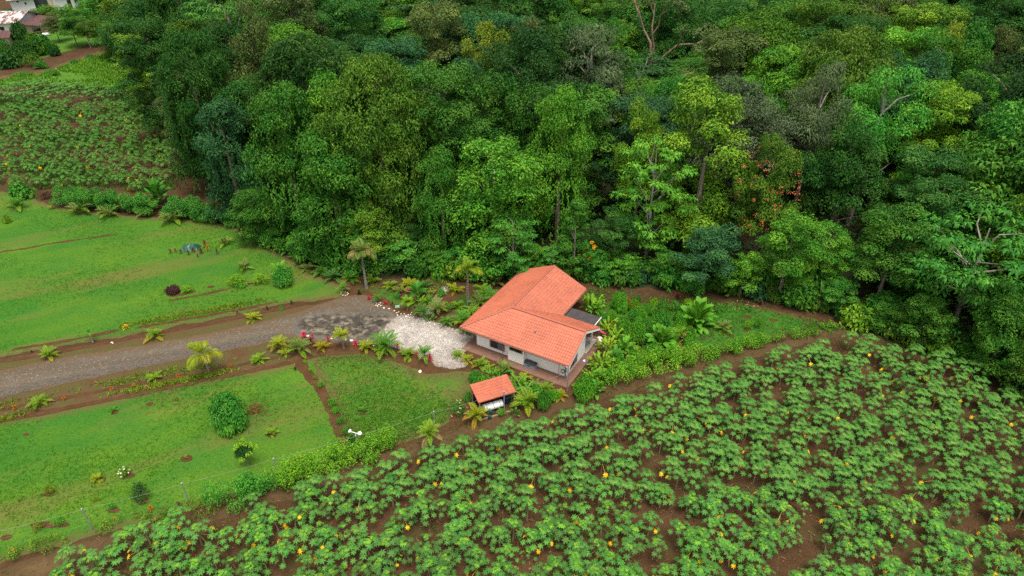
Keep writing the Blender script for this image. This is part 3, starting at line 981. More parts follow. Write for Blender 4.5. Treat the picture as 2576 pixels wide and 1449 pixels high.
# undergrowth inside the forest, one mass
ub = MB()
rg = np.random.default_rng(9)
nU = 26000
P = []
while len(P) < nU:
    y = rg.uniform(45, 165)
    x = rg.uniform(-0.84, 0.84) * (y * CT + 28)
    if inpoly(x, y, FOREST):
        a, b = rg.normal(size=2) * 0.9, 0
        base = rg.uniform(0.3, 3.2)
        for q in range(10):
            P.append((x + rg.normal() * .9, y + rg.normal() * .9, abs(base + rg.normal() * .6)))
P = np.array(P)
N = unit(rg.normal(size=(len(P), 3)) * .5 + UP)
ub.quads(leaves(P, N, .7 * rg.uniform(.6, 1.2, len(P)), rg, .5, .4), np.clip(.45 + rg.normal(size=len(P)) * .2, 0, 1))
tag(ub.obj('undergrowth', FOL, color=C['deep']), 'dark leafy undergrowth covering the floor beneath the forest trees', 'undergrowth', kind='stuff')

# bushes along the forest edge
edge_pts = [Vector((q[0], q[1], 0)) for q in FOREST[3:-4]]
LM = [((560, 500), 'the bare earth patch of the far field'), ((640, 600), 'the narrow end of the upper lawn'), ((770, 665), 'the round clipped garden bush'), ((920, 705), 'the white-ringed palm'), ((1060, 700), 'the gravel footpath'), ((1200, 712), 'the dark-trunked palm'),
      ((1400, 712), 'the house roof'), ((1560, 725), 'the back garden bed'), ((1700, 738), 'the giant paddle-leaf plant'), ((1850, 745), 'the fallen petals'), ((2000, 775), 'the garden lawn tip'), ((2130, 820), 'the end of the dirt track'), ((2300, 880), 'the umbrella trunk'), ((2460, 935), 'the papaya field corner')]
bused = {}
i = 0
acc = 0.0
for a, b in zip(edge_pts[:-1], edge_pts[1:]):
    L = (b - a).length
    while acc < L:
        p = a + (b - a) * (acc / L)
        nrm = Vector((-(b - a).y, (b - a).x, 0)).normalized()
        px, py = to_px(p)
        if not (1050 < px < 1085):        # opening at the end of the footpath
            for dep in ((0.9, 3.6) if random.random() < 0.75 else (1.4,)):
                q = p + nrm * (dep + random.uniform(-.5, .6))
                col = random.choice(['fresh', 'bright', 'mid', 'mid', 'fresh', 'moss', 'blue', 'lime'])
                kind = random.choice(['coarse', 'coarse', 'bush', 'openbush'])
                rad = random.uniform(1.3, 2.3) if dep < 2 else random.uniform(1.8, 3.0)
                hgt = rad * random.uniform(0.9, 1.5)
                sz = 'low' if hgt < 2 else 'tall' if hgt > 3 else 'rounded'
                base = None
                for lmk in sorted(LM, key=lambda m: math.hypot(px - m[0][0], (py - m[0][1]) * 2))[:2]:
                    for ad in ('', 'wider ' if rad > 2 else 'narrower ', 'front ' if dep < 2 else 'back '):
                        b_ = f'{ad}{sz} {LOOK[col]} {"broad-leaved" if kind == "coarse" else "fine-leaved" if kind == "bush" else "loose"} edge bush by {lmk[1]}'
                        if base is None and b_ not in bused and len(b_.split()) <= 16:
                            base = b_
                base = base or b_
                bused[base] = 1
                r = empty('forest_bush', (q.x, q.y, 0), random.uniform(0, 6.28), base, 'bush', 'bushes along the forest edge')
                pm = random.choice(PROTO[kind])
                put('foliage', pm[0], r, sc=(rad, rad, hgt), color=vary(C[col], .15))
        acc += random.uniform(1.9, 2.9)
    acc -= L

# ------------------------------------------------------------------ the house
M_WALL = plain('white_render', (0.86, 0.835, 0.775), 0.85, var=0.04, scale=1.2, bump=0.15, bscale=40)
M_TILE = plain('salmon_roof_metal', (0.400, 0.115, 0.064), 0.6, var=0.16, scale=0.7, spec=0.35)
def roof_mat(name, col):
    m, n, b = new_mat(name)
    pos = node(n, 'ShaderNodeNewGeometry').outputs['Position']
    k = lambda f: [c * f for c in col]
    c = mixc(n, ramp(n, noise(n, .45, 4, .6, pos), .35, .65), k(.88), k(1.08))
    c = mixc(n, ramp(n, noise(n, 3.2, 2, .5, pos), .3, .7), mixc(n, 1.0, c, (.88, .87, .86), 'MULTIPLY'), mixc(n, 1.0, c, (1.08, 1.09, 1.1), 'MULTIPLY'))
    c = mixc(n, ramp(n, noise(n, .9, 5, .75, pos), .58, .74, 0, .35), c, (col[0] * .55, col[1] * .75, col[2] * .85))
    n.links.new(c, b.inputs['Base Color'])
    b.inputs['Roughness'].default_value = .6
    b.inputs['Specular IOR Level'].default_value = .3
    return m


M_TILE = roof_mat('salmon_roof_tiles', (0.415, 0.120, 0.068))
M_TILE_D = plain('roof_cap_metal', (0.35, 0.104, 0.066), 0.6, var=0.08, scale=1.0, spec=0.35)
M_GUT = plain('copper_gutter', (0.23, 0.075, 0.045), 0.45, var=0.25, scale=4)
M_FASC = plain('white_trim', (0.80, 0.78, 0.72), 0.6, var=0.03)
M_FRAME = plain('tan_window_frame', (0.36, 0.29, 0.22), 0.6, var=0.08)
M_TERR = plain('brown_terrace_concrete', (0.17, 0.088, 0.060), 0.8, var=0.18, scale=1.6, bump=0.2, bscale=20)
M_PORCH = plain('pale_porch_tiles', (0.42, 0.37, 0.32), 0.6, var=0.12, scale=3)
M_DARK = plain('dark_slate_sheet', (0.058, 0.050, 0.050), 0.7, var=0.2, scale=2.0)
M_BLACKF = plain('black_metal', (0.03, 0.03, 0.032), 0.5)
M_STEEL = plain('galvanised_steel', (0.30, 0.32, 0.345), 0.5, 0.4, var=0.12, scale=8)
M_WIRE = plain('dull_wire', (0.22, 0.23, 0.22), 0.6)
M_BOXG = plain('grey_plastic', (0.20, 0.235, 0.26), 0.5, var=0.05)
M_BOXL = plain('charcoal_plastic', (0.045, 0.045, 0.055), 0.5, var=0.1)
M_WOOD = plain('weathered_wood', (0.27, 0.19, 0.12), 0.85, var=0.3, scale=6)
M_BLUEP = plain('blue_plastic', (0.03, 0.09, 0.42), 0.45)
M_REDP = plain('red_plastic', (0.55, 0.035, 0.05), 0.45)
M_WHITEP = plain('white_plastic', (0.78, 0.78, 0.76), 0.4, var=0.06)
M_NAVY = plain('navy_tarpaulin', (0.012, 0.018, 0.055), 0.5, var=0.3)
M_TEAL = plain('teal_plastic', (0.006, 0.070, 0.046), 0.4, var=0.3, scale=5)
mg, ng, bgl = new_mat('window_glass')
bgl.inputs['Base Color'].default_value = (0.012, 0.015, 0.02, 1)
bgl.inputs['Roughness'].default_value = 0.08
bgl.inputs['Specular IOR Level'].default_value = 0.6
M_GLASS = mg
M_CURT = plain('curtain_behind_glass', (0.10, 0.11, 0.15), 0.3, var=0.3, scale=9)

YAW = R(-30.15)
HA = Vector((-5.441, 58.893, 0))
L1, W1, L2, W2, ZE, ZR = 12.74, 7.30, 13.36, 8.30, 2.40, 1.84
house = empty('house', HA, YAW, 'white single-storey house with salmon-red tiled roof beside the white gravel yard', 'house')
_c, _s = math.cos(YAW), math.sin(YAW)


def HL(p):
    """world point to house coordinates"""
    d = Vector(p) - HA
    return Vector((d.x * _c + d.y * _s, -d.x * _s + d.y * _c, d.z))


def HW(u, v, z=0):
    return Vector((HA.x + u * _c - v * _s, HA.y + u * _s + v * _c, z))


kf = ZR / (W1 / 2)


def wallbox(a, b, c, d, z1, z0=0.0):
    return MB().box(((a + c) / 2, (b + d) / 2, (z0 + z1) / 2), (c - a, d - b, z1 - z0))


# walls
WALLS = MB()
t = 0.16
wallbox(1.42, 0.92, 5.56, 0.92 + t, ZE + 0.92 * kf - 0.12).obj('wall', M_WALL, house)
wallbox(7.44, 0.92, 12.03, 0.92 + t, ZE + 0.92 * kf - 0.12).obj('wall', M_WALL, house)
bay = MB()
bay.box((6.50, 0.42 + t / 2, 1.25), (1.88, t, 2.5))
bay.box((5.64, 0.86, 1.25), (0.16, 0.55, 2.5))
bay.box((7.36, 0.86, 1.25), (0.16, 0.55, 2.5))
bay.obj('projecting_wall', M_WALL, house)
wallbox(1.42, 0.92 + t, 1.42 + t, 12.6, ZE + 0.4).obj('wall', M_WALL, house)
wallbox(1.42 + t, 12.6 - t, 7.0, 12.6, ZE + 0.4).obj('wall', M_WALL, house)
wallbox(7.0 - t, 5.3, 7.0, 12.6 - t, ZE + 0.5).obj('wall', M_WALL, house)
wallbox(7.0, 5.3 - t, 12.03 - t, 5.3, ZE + 0.9).obj('wall', M_WALL, house)
# gable wall: a pentagon following the roof
gv = [(0.92 + t, 0), (5.3, 0), (5.3, ZE + (W1 - 5.3) * kf - .12), (W1 / 2, ZE + ZR - .12), (0.92 + t, ZE + (0.92 + t) * kf - .12)]
gmb = MB()
gmb.add([(12.03 - t, v, z) for v, z in gv] + [(12.03, v, z) for v, z in gv], [(4, 3, 2, 1, 0), (5, 6, 7, 8, 9)] + [(i, (i + 1) % 5, 5 + (i + 1) % 5, 5 + i) for i in range(5)])
gmb.obj('gable_wall', M_WALL, house)
gv2 = [(1.6, ZE + 0.4), (7.0, ZE + 0.4), (W2 / 2, ZE + ZR - .12)]
g2 = MB()
g2.add([(u, 12.6 - t, z) for u, z in gv2] + [(u, 12.6, z) for u, z in gv2], [(0, 1, 2), (5, 4, 3), (0, 3, 4, 1), (1, 4, 5, 2), (2, 5, 3, 0)])
g2.obj('gable_wall', M_WALL, house)
# porch posts
for u, v in ((12.0, 7.0), (8.6, 7.0)):
    MB().box((u, v, 1.25), (0.16, 0.16, 2.5)).obj('porch_post', M_FASC, house)


def window(u0, u1, z0, z1, v, facing='front', split=2, curtain=True):
    f, w = MB(), 0.07
    if facing == 'front':
        bx = lambda m, a, b, c, d, y, dp: m.box(((a + b) / 2, y, (c + d) / 2), (b - a, dp, d - c))
        yf, yp = v - 0.015, v - 0.004
    else:
        bx = lambda m, a, b, c, d, y, dp: m.box((y, (a + b) / 2, (c + d) / 2), (dp, b - a, d - c))
        yf, yp = v + 0.015, v + 0.004
    bx(f, u0, u0 + w, z0, z1, yf, 0.09)
    bx(f, u1 - w, u1, z0, z1, yf, 0.09)
    bx(f, u0 + w, u1 - w, z0, z0 + w, yf, 0.088)
    bx(f, u0 + w, u1 - w, z1 - w, z1, yf, 0.088)
    fr = f.obj('window', M_FRAME, house)
    pw = (u1 - u0 - 2 * w) / split
    for k in range(split):
        p = MB()
        a = u0 + w + k * pw
        bx(p, a + 0.025, a + pw - 0.025, z0 + w, z1 - w, yp, 0.02)
        p.obj('pane', M_CURT if (curtain and k == split - 1) else M_GLASS, fr)
    for k in range(1, split):
        p = MB()
        a = u0 + w + k * pw
        bx(p, a - 0.025, a + 0.025, z0 + w, z1 - w, yf + (0.004 if facing == 'front' else -0.004), 0.07)
        p.obj('mullion', M_BLACKF, fr)


window(3.05, 4.90, 0.42, 2.0, 0.92)
window(5.72, 7.30, 1.38, 2.1, 0.42, split=2, curtain=False)
window(1.75, 3.35, 0.35, 2.2, 12.03, 'side')
door = MB().box((10.2, 5.33, 1.05), (1.7, 0.05, 2.1)).obj('door', M_GLASS, house)
MB().box((9.9, 5.37, 1.0), (0.04, 0.04, 0.3)).obj('handle', M_STEEL, door)

# roof slopes
E0 = (W2 / 2, W1 / 2)
SL = {
    'front': ([(0, 0), (L1, 0), (L1, W1 / 2), E0], (1, 0), (0, 1), W1 / 2),
    'left': ([(0, L2), (0, 0), E0, (W2 / 2, L2)], (0, -1), (1, 0), W2 / 2),
    'right': ([(W2, W1), (W2, L2), (W2 / 2, L2), E0], (0, 1), (-1, 0), W2 / 2),
    'back': ([(L1, W1), (W2, W1), E0, (L1, W1 / 2)], (-1, 0), (0, -1), W1 / 2),
}


def zroof(side, u, v):
    if side == 'front':
        return ZE + ZR * v / (W1 / 2)
    if side == 'back':
        return ZE + ZR * (W1 - v) / (W1 / 2)
    if side == 'left':
        return ZE + ZR * u / (W2 / 2)
    return ZE + ZR * (W2 - u) / (W2 / 2)


rd = MB()
for side, (P, e, s_, run) in SL.items():
    n = len(P)
    rd.add([(u, v, zroof(side, u, v)) for u, v in P] + [(u, v, zroof(side, u, v) - 0.11) for u, v in P],
           [tuple(range(n)), tuple(range(2 * n - 1, n - 1, -1))] + [(i, n + i, n + (i + 1) % n, (i + 1) % n) for i in range(n)])
roof = rd.obj('roof', M_TILE, house)

# one pressed metal tile (unit: 0.28 m wide, 0.345 m long), with a rolled front lip
TWD, TLN = 0.265, 0.345


def tile_geo(w=TWD, l=TLN):
    V = []
    K = 5
    for row, (yy, hh) in enumerate(((-0.014, 0.0), (0.0, 0.042), (l + 0.02, 0.008))):
        for k in range(K):
            x = k / (K - 1) * w
            z = hh + (0.032 * math.sin(math.pi * min(1, x / (w * 0.62))) if x < w * .62 else -0.006)
            if row == 0:
                z = -0.004
            V.append((x, yy, z))
    Fq = [(r_ * K + k, r_ * K + k + 1, (r_ + 1) * K + k + 1, (r_ + 1) * K + k) for r_ in range(2) for k in range(K - 1)]
    return np.array(V), Fq


tv, tf = tile_geo()
tm = MB()
tm.add(tv, tf)
tile_me = tm.mesh('tile', M_TILE)
rest = MB()
n_tile = 0
for side, (P, e, s_, run) in SL.items():
    o = np.array(P[0], float)
    e, s2 = np.array(e, float), np.array(s_, float)
    slope = math.hypot(run, ZR)
    ex = np.array([e[0], e[1], 0])
    sx = np.array([s2[0] * run / slope, s2[1] * run / slope, ZR / slope])
    nx = np.cross(ex, sx)
    rows = int(slope / TLN)
    Ltot = abs(np.dot(np.array(P[1]) - o, e))
    for j in range(rows):
        i0 = -int(W2 / TWD) - 2
        for i in range(i0, int(Ltot / TWD) + int(W2 / TWD) + 2):
            c = o + e * ((i + .5) * TWD) + s2 * ((j + .5) * TLN * run / slope)
            if not inpoly(c[0], c[1], P):
                continue
            # whole tile inside, apart from the cut ones under the ridge caps
            p0 = np.array([o[0] + e[0] * i * TWD, o[1] + e[1] * i * TWD, ZE]) + sx * (j * TLN) + nx * 0.004
            if side == 'front' and n_tile < 300 and j < 8:
                q = put('tile', tile_me, roof, loc=p0)
                q.rotation_euler = Matrix((ex, sx, nx)).transposed().to_euler()
                n_tile += 1
            else:
                rest.add(p0 + tv @ np.stack([ex, sx, nx]), tf)
tag(rest.obj('tiles', M_TILE, roof), kind='stuff')


def caps(a, b, r=0.115):
    """half-round ridge cap pieces from a to b"""
    a, b = Vector(a), Vector(b)
    L = (b - a).length
    d = (b - a) / L
    k = max(1, int(L / 0.42))
    m = MB()
    side = d.cross(Vector((0, 0, 1))).normalized()
    upv = side.cross(d)
    for i in range(k):
        for (t0, rr0), (t1, rr1) in (((i / k, r * 1.1), ((i + 1.06) / k, r)),):
            V = []
            for t_, rr in ((t0, rr0), (t1, rr1)):
                for q in range(7):
                    w = math.pi * q / 6
                    V.append(a + d * (L * min(t_, 1.0)) + side * (math.cos(w) * rr * 1.25) + upv * (math.sin(w) * rr * .8))
            m.add(V, [(q, q + 1, 8 + q, 7 + q) for q in range(6)])
    return m.obj('ridge_cap', M_TILE_D, roof)


zr = ZE + ZR + 0.02
caps((0.02, 0.02, ZE + .05), (E0[0], E0[1], zr))
caps((E0[0], E0[1], zr), (L1, W1 / 2, zr))
caps((E0[0], E0[1], zr), (W2 / 2, L2, zr))
vg = MB()
vg.tube([(E0[0], E0[1], zr - .01), (W2, W1, ZE + .02)], 0.05, 5)
vg.obj('valley_gutter', M_GUT, roof)
# verge strips on the gable ends
vs = MB()
for a, b in (((L1 - .02, 0.03, ZE + .03), (L1 - .02, W1 / 2, zr)), ((L1 - .02, W1 - .03, ZE + .03), (L1 - .02, W1 / 2, zr)), ((0.03, L2 - .02, ZE + .03), (W2 / 2, L2 - .02, zr)), ((W2 - .03, L2 - .02, ZE + .03), (W2 / 2, L2 - .02, zr))):
    vs.tube([a, b], 0.075, 6)
vs.obj('verge_cap', M_TILE_D, roof)


def board(a, b, h, th, mat, name, drop=0.0):
    a, b = Vector(a), Vector(b)
    d = (b - a)
    s = Vector((d.y, -d.x, 0)).normalized() * th
    dz = Vector((0, 0, h))
    dr = Vector((0, 0, drop))
    m = MB()
    V = [a - dr, b - dr, b - dr - dz, a - dr - dz]
    V = V + [p + s for p in V]
    m.add(V, [(0, 1, 2, 3), (7, 6, 5, 4), (0, 4, 5, 1), (1, 5, 6, 2), (2, 6, 7, 3), (3, 7, 4, 0)])
    return m.obj(name, mat, house)


board((L1 + .002, 0, ZE - .0), (L1 + .002, W1 / 2, ZE + ZR), 0.24, 0.04, M_FASC, 'fascia', 0.02)
board((L1 + .002, W1 / 2, ZE + ZR), (L1 + .002, W1, ZE), 0.27, 0.04, M_FASC, 'fascia', 0.02)
board((0.03, -.003, ZE), (L1 - .03, -.003, ZE), 0.2, 0.03, M_FRAME, 'fascia', 0.02)
board((-.003, L2 - .03, ZE), (-.003, 0.03, ZE), 0.2, 0.03, M_FRAME, 'fascia', 0.02)
board((W2 + .003, W1 + .05, ZE), (W2 + .003, L2 - .03, ZE), 0.2, 0.03, M_FRAME, 'fascia', 0.02)


def gutter(a, b):
    a, b = Vector(a), Vector(b)
    d = (b - a).normalized()
    s = Vector((d.y, -d.x, 0))
    m = MB()
    V = []
    for p in (a, b):
        for q in range(6):
            w = math.pi * (1 + q / 5)
            V.append(p + s * (0.075 + math.cos(w) * 0.07) + Vector((0, 0, math.sin(w) * 0.08)))
    m.add(V, [(q, q + 1, 7 + q, 6 + q) for q in range(5)])
    k = int((b - a).length / 1.2)
    for i in range(k + 1):
        p = a + (b - a) * ((i + .5) / (k + 1))
        m.box(p + s * 0.075 + Vector((0, 0, .01)), (0.05, 0.2, 0.02), math.atan2(s.y, s.x) + math.pi / 2)
    return m.obj('gutter', M_GUT, house)


gutter((0, -.034, ZE - .02), (L1, -.034, ZE - .02))
gutter((-.034, L2, ZE - .02), (-.034, 0, ZE - .02))
gutter((W2 + .034, W1, ZE - .02), (W2 + .034, L2, ZE - .02))
for u, v in ((5.15, 0.02), (11.6, 0.02)):
    m = MB()
    m.tube([(u, -.07, ZE - .08), (u, 0.1, ZE - .4), (u, v, 0.06)], 0.045 if u < 6 else 0.03, 6)
    m.obj('downpipe', M_GUT, house)
mv = MB()
mv.tube([(7.9, 1.9, ZE + 1.9 * kf), (7.9, 1.9, ZE + 1.9 * kf + 0.28)], 0.05, 8)
mv.tube([(7.9, 1.9, ZE + 1.9 * kf + 0.24), (7.9, 1.9, ZE + 1.9 * kf + 0.34)], 0.085, 8)
mv.obj('roof_vent', M_STEEL, house)
MB().box((12.0, 0.84, 1.25), (0.13, 0.13, 2.5)).obj('corner_post', M_STEEL, house)
# dark flat canopy over the porch side
q = [HL(G(x / 1.4907, y / 1.4907, 2.15)) for x, y in ((2143.5, 1146), (2254, 1190), (2233, 1214.6), (2118, 1178))]
print('canopy', [tuple(round(c, 2) for c in p) for p in q])
cu0, cu1, cv0, cv1 = 8.45, q[1].x, W1 + .12, q[1].y
cn = MB()
cn.box(((cu0 + cu1) / 2, (cv0 + cv1) / 2, 2.15), (cu1 - cu0, cv1 - cv0, 0.05))
k = int((cv1 - cv0) / 0.2)
for i in range(k):
    cn.box(((cu0 + cu1) / 2, cv0 + (i + .5) * (cv1 - cv0) / k, 2.19), (cu1 - cu0, 0.05, 0.03))
can = cn.obj('canopy', M_DARK, house)
for u, v in ((cu1 - .08, cv0 + .1), (cu1 - .08, cv1 - .1), (cu0 + .1, cv1 - .1)):
    MB().tube([(u, v, 0), (u, v, 2.12)], 0.05, 6).obj('canopy_post', M_STEEL, house)
MB().box((cu1 + .03, (cv0 + cv1) / 2, 2.14), (0.05, cv1 - cv0 + .06, 0.12)).obj('canopy_trim', M_FASC, house)

tr = MB()
tr.box((6.65, 4.05, 0.03), (12.5, 9.1, 0.06))
o = tr.obj('terrace', M_TERR)
o.location, o.rotation_euler = HA, (0, 0, YAW)
tag(o, kind='structure')
po = MB()
po.box((10.1, 6.7, 0.04), (4.2, 2.75, 0.09))
o = po.obj('porch_floor', M_PORCH)
o.location, o.rotation_euler = HA, (0, 0, YAW)
tag(o, kind='structure')

# things round the house
r = empty('storage_box', HW(8.2, 0.48, 0.06), YAW, 'grey plastic deck storage box with dark lid against the front wall', 'storage box')
MB().box((0, 0, 0.27), (1.22, 0.58, 0.54)).obj('body', M_BOXG, r)
m = MB()
m.box((0, 0, 0.575), (1.28, 0.64, 0.07))
m.box((0, 0, 0.62), (1.1, 0.5, 0.03))
m.obj('lid', M_BOXL, r)
MB().box((-.05, -.30, 0.36), (0.34, 0.03, 0.08)).obj('handle', M_BLACKF, r)
r = empty('mop', HW(12.12, 4.3, 0.06), YAW, 'mop with a blue and white head leaning on the gable wall', 'mop')
MB().tube([(0.42, -.2, 0.1), (0.0, 0.1, 1.35)], 0.015, 5).obj('handle', M_STEEL, r)
m = MB()
m.lathe([(0.04, 0.2), (0.14, 0.1), (0.16, 0.02)], 8, (0.42, -.2, 0))
m.obj('mop_head', M_WHITEP, r)
r = empty('dustpan', HW(12.55, 4.0, 0.06), YAW, 'blue dustpan standing upright beside the mop on the terrace', 'dustpan')
m = MB()
m.box((0, 0, 0.02), (0.3, 0.28, 0.03))
m.box((0, 0.14, 0.08), (0.3, 0.02, 0.14))
m.obj('pan', M_BLUEP, r)
MB().tube([(0, 0.14, 0.12), (0, 0.2, 0.75)], 0.014, 5).obj('handle', M_BLUEP, r)
r = empty('rolled_hammock', HW(12.85, 7.35, 1.9), YAW, 'pink rolled hammock hanging under the far roof corner', 'hammock')
m = MB()
m.tube([(-.55, .2, .12), (-.2, .1, -.02), (.25, -.05, -.06), (.65, -.15, .05)], [.03, .1, .1, .04], 8)
m.obj('cloth', plain('pink_cloth', (0.55, 0.03, 0.13), 0.8), r)
r = empty('porch_chair', HW(11.3, 6.3, 0.085), YAW + 2.6, 'dark chair standing on the porch under the roof corner', 'chair')
MB().box((0, 0, .43), (.5, .5, .05)).obj('seat', M_BLACKF, r)
MB().box((0, .25, .72), (.5, .05, .55)).obj('backrest', M_BLACKF, r)
for a in (-.21, .21):
    for b in (-.21, .21):
        MB().box((a, b, .2), (.05, .05, .4)).obj('leg', M_BLACKF, r)
r = empty('hose_reel', HW(11.75, 0.80, 0.06), YAW, 'coiled dark garden hose hanging on the front wall corner', 'hose')
m = MB()
for k_ in range(3):
    m.tube([(0.22 * math.cos(w), -.06 - .03 * k_, .75 + .22 * math.sin(w)) for w in np.linspace(0, 6.28, 13)], .02, 5)
m.obj('coil', M_BLACKF, r)

# ------------------------------------------------------------------ small shed with a tiled lean-to roof
zb, zf = 2.45, 2.0
c_bl, c_br, c_fr, c_fl = G(1181.5, 968.4, zb), G(1273.7, 942.5, zb), G(1300, 985, zf), G(1204.3, 1013.8, zf)
ctr = (c_bl + c_br + c_fr + c_fl) / 4
ux = ((c_br - c_bl) + (c_fr - c_fl)).normalized()
ux = Vector((ux.x, ux.y, 0)).normalized()
sw = ((c_br - c_bl).length + (c_fr - c_fl).length) / 2
vd = ((c_bl - c_fl) + (c_br - c_fr)) / 2
vy = Vector((-ux.y, ux.x, 0))
sd = vd.dot(vy)
skew = vd.dot(ux)
print('shed', round(sw, 2), round(sd, 2), round(skew, 2))
sy = math.atan2(ux.y, ux.x)
shed = empty('tool_shed', (ctr.x, ctr.y, 0), sy, 'small open shed with a sloping salmon tiled roof beside the diagonal track', 'shed')
sd = max(sd, 1.8)
slope = math.hypot(sd, zb - zf)
m = MB()
m.add([(-sw / 2, -sd / 2, zf), (sw / 2, -sd / 2, zf), (sw / 2, sd / 2, zb), (-sw / 2, sd / 2, zb), (-sw / 2, -sd / 2, zf - .06), (sw / 2, -sd / 2, zf - .06), (sw / 2, sd / 2, zb - .06), (-sw / 2, sd / 2, zb - .06)],
      [(0, 1, 2, 3), (7, 6, 5, 4), (0, 4, 5, 1), (1, 5, 6, 2), (2, 6, 7, 3), (3, 7, 4, 0)])
sroof = m.obj('roof', M_TILE, shed)
ex, sx = np.array([1, 0, 0.]), np.array([0, sd / slope, (zb - zf) / slope])
nx = np.cross(ex, sx)
nc, nr = int(round(sw / 0.30)), int(round(slope / 0.32))
stv, stf = tile_geo(sw / nc, slope / nr)
sm = MB()
sm.add(stv, stf)
st_me = sm.mesh('shed_tile', M_TILE)
for j in range(nr):
    for i in range(nc):
        p0 = np.array([-sw / 2, -sd / 2, zf]) + ex * (i * sw / nc) + sx * (j * slope / nr) + nx * .004
        q = put('tile', st_me, sroof, loc=p0)
        q.rotation_euler = Matrix((ex, sx, nx)).transposed().to_euler()
for a in (-sw / 2 + .15, sw / 2 - .15):
    for b, zz in ((-sd / 2 + .15, zf - .06), (sd / 2 - .15, zb - .07)):
        MB().box((a, b, zz / 2), (.09, .09, zz)).obj('post', M_WOOD, shed)
m = MB()
for b, zz in ((-sd / 2 + .15, zf - .1), (sd / 2 - .15, zb - .12)):
    m.box((0, b, zz), (sw - .2, .06, .1))
m.obj('beam', M_WOOD, shed)
m = MB()
m.box((0, sd / 2 - .15, .65), (sw - .4, .04, 1.3))
m.obj('back_panel', M_NAVY, shed)
m = MB()
m.box((0, -sd / 2 - .25, .06), (sw - .2, .14, .12))
m.obj('sill', M_WOOD, shed)


def SWp(u, v, z=0):
    return Vector((ctr.x, ctr.y, 0)) + ux * u + vy * v + Vector((0, 0, z))


r = empty('water_tank', SWp(-.25, -sd / 2 + .55, 0), sy, 'white lying plastic tank inside the open shed', 'tank')
m = MB()
m.tube([(-1.0, 0, .62), (-.92, 0, .62), (.92, 0, .62), (1.0, 0, .62)], [.2, .36, .36, .2], 14)
m.obj('body', M_WHITEP, r, smooth=False)
m = MB()
for a in (-.65, 0, .65):
    m.tube([(a - .02, 0, .62), (a + .02, 0, .62)], .375, 14)
m.obj('bands', M_STEEL, r)
m = MB()
m.box((-.6, 0, .14), (.12, .6, .28))
m.box((.6, 0, .14), (.12, .6, .28))
m.obj('cradle', M_WOOD, r)
r = empty('barrel', SWp(sw / 2 - .55, -.1), 0, 'dark navy covered barrel at the shed end beside the steel post', 'barrel')
m = MB()
m.lathe([(.3, 0), (.34, .3), (.34, .8), (.3, 1.05), (.12, 1.1)], 14)
m.obj('body', M_NAVY, r)
for k_, (u, v, lab) in enumerate(((-.75, -sd / 2 - .1, 'teal watering can hanging higher in front of the white tank'), (-.95, -sd / 2 - .35, 'lower teal watering can in front of the white tank'))):
    r = empty('watering_can', SWp(u, v, .35 - .33 * k_), sy + k_, lab, 'watering can', 'watering cans at the shed')
    m = MB()
    m.lathe([(.17, 0), (.19, .2), (.15, .38), (.05, .42)], 10)
    m.obj('body', M_TEAL, r)
    MB().tube([(.15, 0, .1), (.3, 0, .25), (.42, 0, .45)], [.04, .03, .03], 6).obj('spout', M_TEAL, r)
    MB().tube([(-.05, 0, .4), (-.2, 0, .5), (-.3, 0, .35), (-.18, 0, .1)], .02, 5).obj('handle', M_TEAL, r)
r = empty('round_stool', SWp(.15, -sd / 2 - .3), 0, 'low round wooden stool with a broom stick standing before the shed', 'stool')
m = MB()
m.lathe([(.26, .32), (.28, .35), (.28, .4), (.25, .42)], 12)
m.obj('seat', M_WOOD, r)
for k_ in range(3):
    w = k_ * 2.1
    MB().tube([(.2 * math.cos(w), .2 * math.sin(w), 0), (.16 * math.cos(w), .16 * math.sin(w), .32)], .025, 5).obj('leg', M_WOOD, r)
r = empty('crate', SWp(-.1, .15, 1.0), sy, 'blue plastic crate on top of the white tank', 'crate')
m = MB()
m.box((0, 0, .02), (.5, .35, .04))
for a, b, c_, d in ((.235, 0, .03, .35), (-.235, 0, .03, .35), (0, .16, .44, .03), (0, -.16, .44, .03)):
    m.box((a, b, .17), (c_, d, .26))
m.obj('body', M_BLUEP, r)

# ------------------------------------------------------------------ fence with steel posts
ftop = [(-42, 1346), (207, 1283), (458, 1218), (688.5, 1156), (895, 1098), (1091, 1038), (1268, 988), (1429, 938)]
HF = 2.35
fb = [G(x, y, HF) for x, y in ftop]
fence = empty('wire_fence', (fb[3].x, fb[3].y, 0), 0, 'wire fence on thin steel posts along the diagonal dirt track', 'fence')
off = Vector((fb[3].x, fb[3].y, 0))
for i, p in enumerate(fb):
    m = MB()
    q = Vector((p.x, p.y, 0)) - off
    if i == len(fb) - 1:
        m.tube([q, q + Vector((0, 0, 2.75)), q + Vector((-.05, 0, 2.95)), q + Vector((-.25, .05, 3.08))], .06, 8)
    else:
        m.tube([q, q + Vector((0, 0, HF + .12))], .05, 8)
    po = m.obj('post', M_STEEL, fence)
    if i < len(fb) - 1:
        m = MB()
        m.lathe([(.075, 0), (.075, .07), (.03, .1)], 8, q + Vector((0, 0, HF + .08)))
        m.obj('cap', M_STEEL, po)
for z in (HF, HF - .8, HF - 1.6):
    m = MB()
    for a, b in zip(fb[:-1], fb[1:]):
        A_, B_ = a - off, b - off
        n_ = 6
        m.tube([A_ + (B_ - A_) * (k / n_) + Vector((0, 0, z - HF - .05 * math.sin(math.pi * k / n_) - a.z + HF)) for k in range(n_ + 1)], .006 if z == HF else .003, 3, cap=False)
    m.obj('wire', M_WIRE, fence)
m = MB()
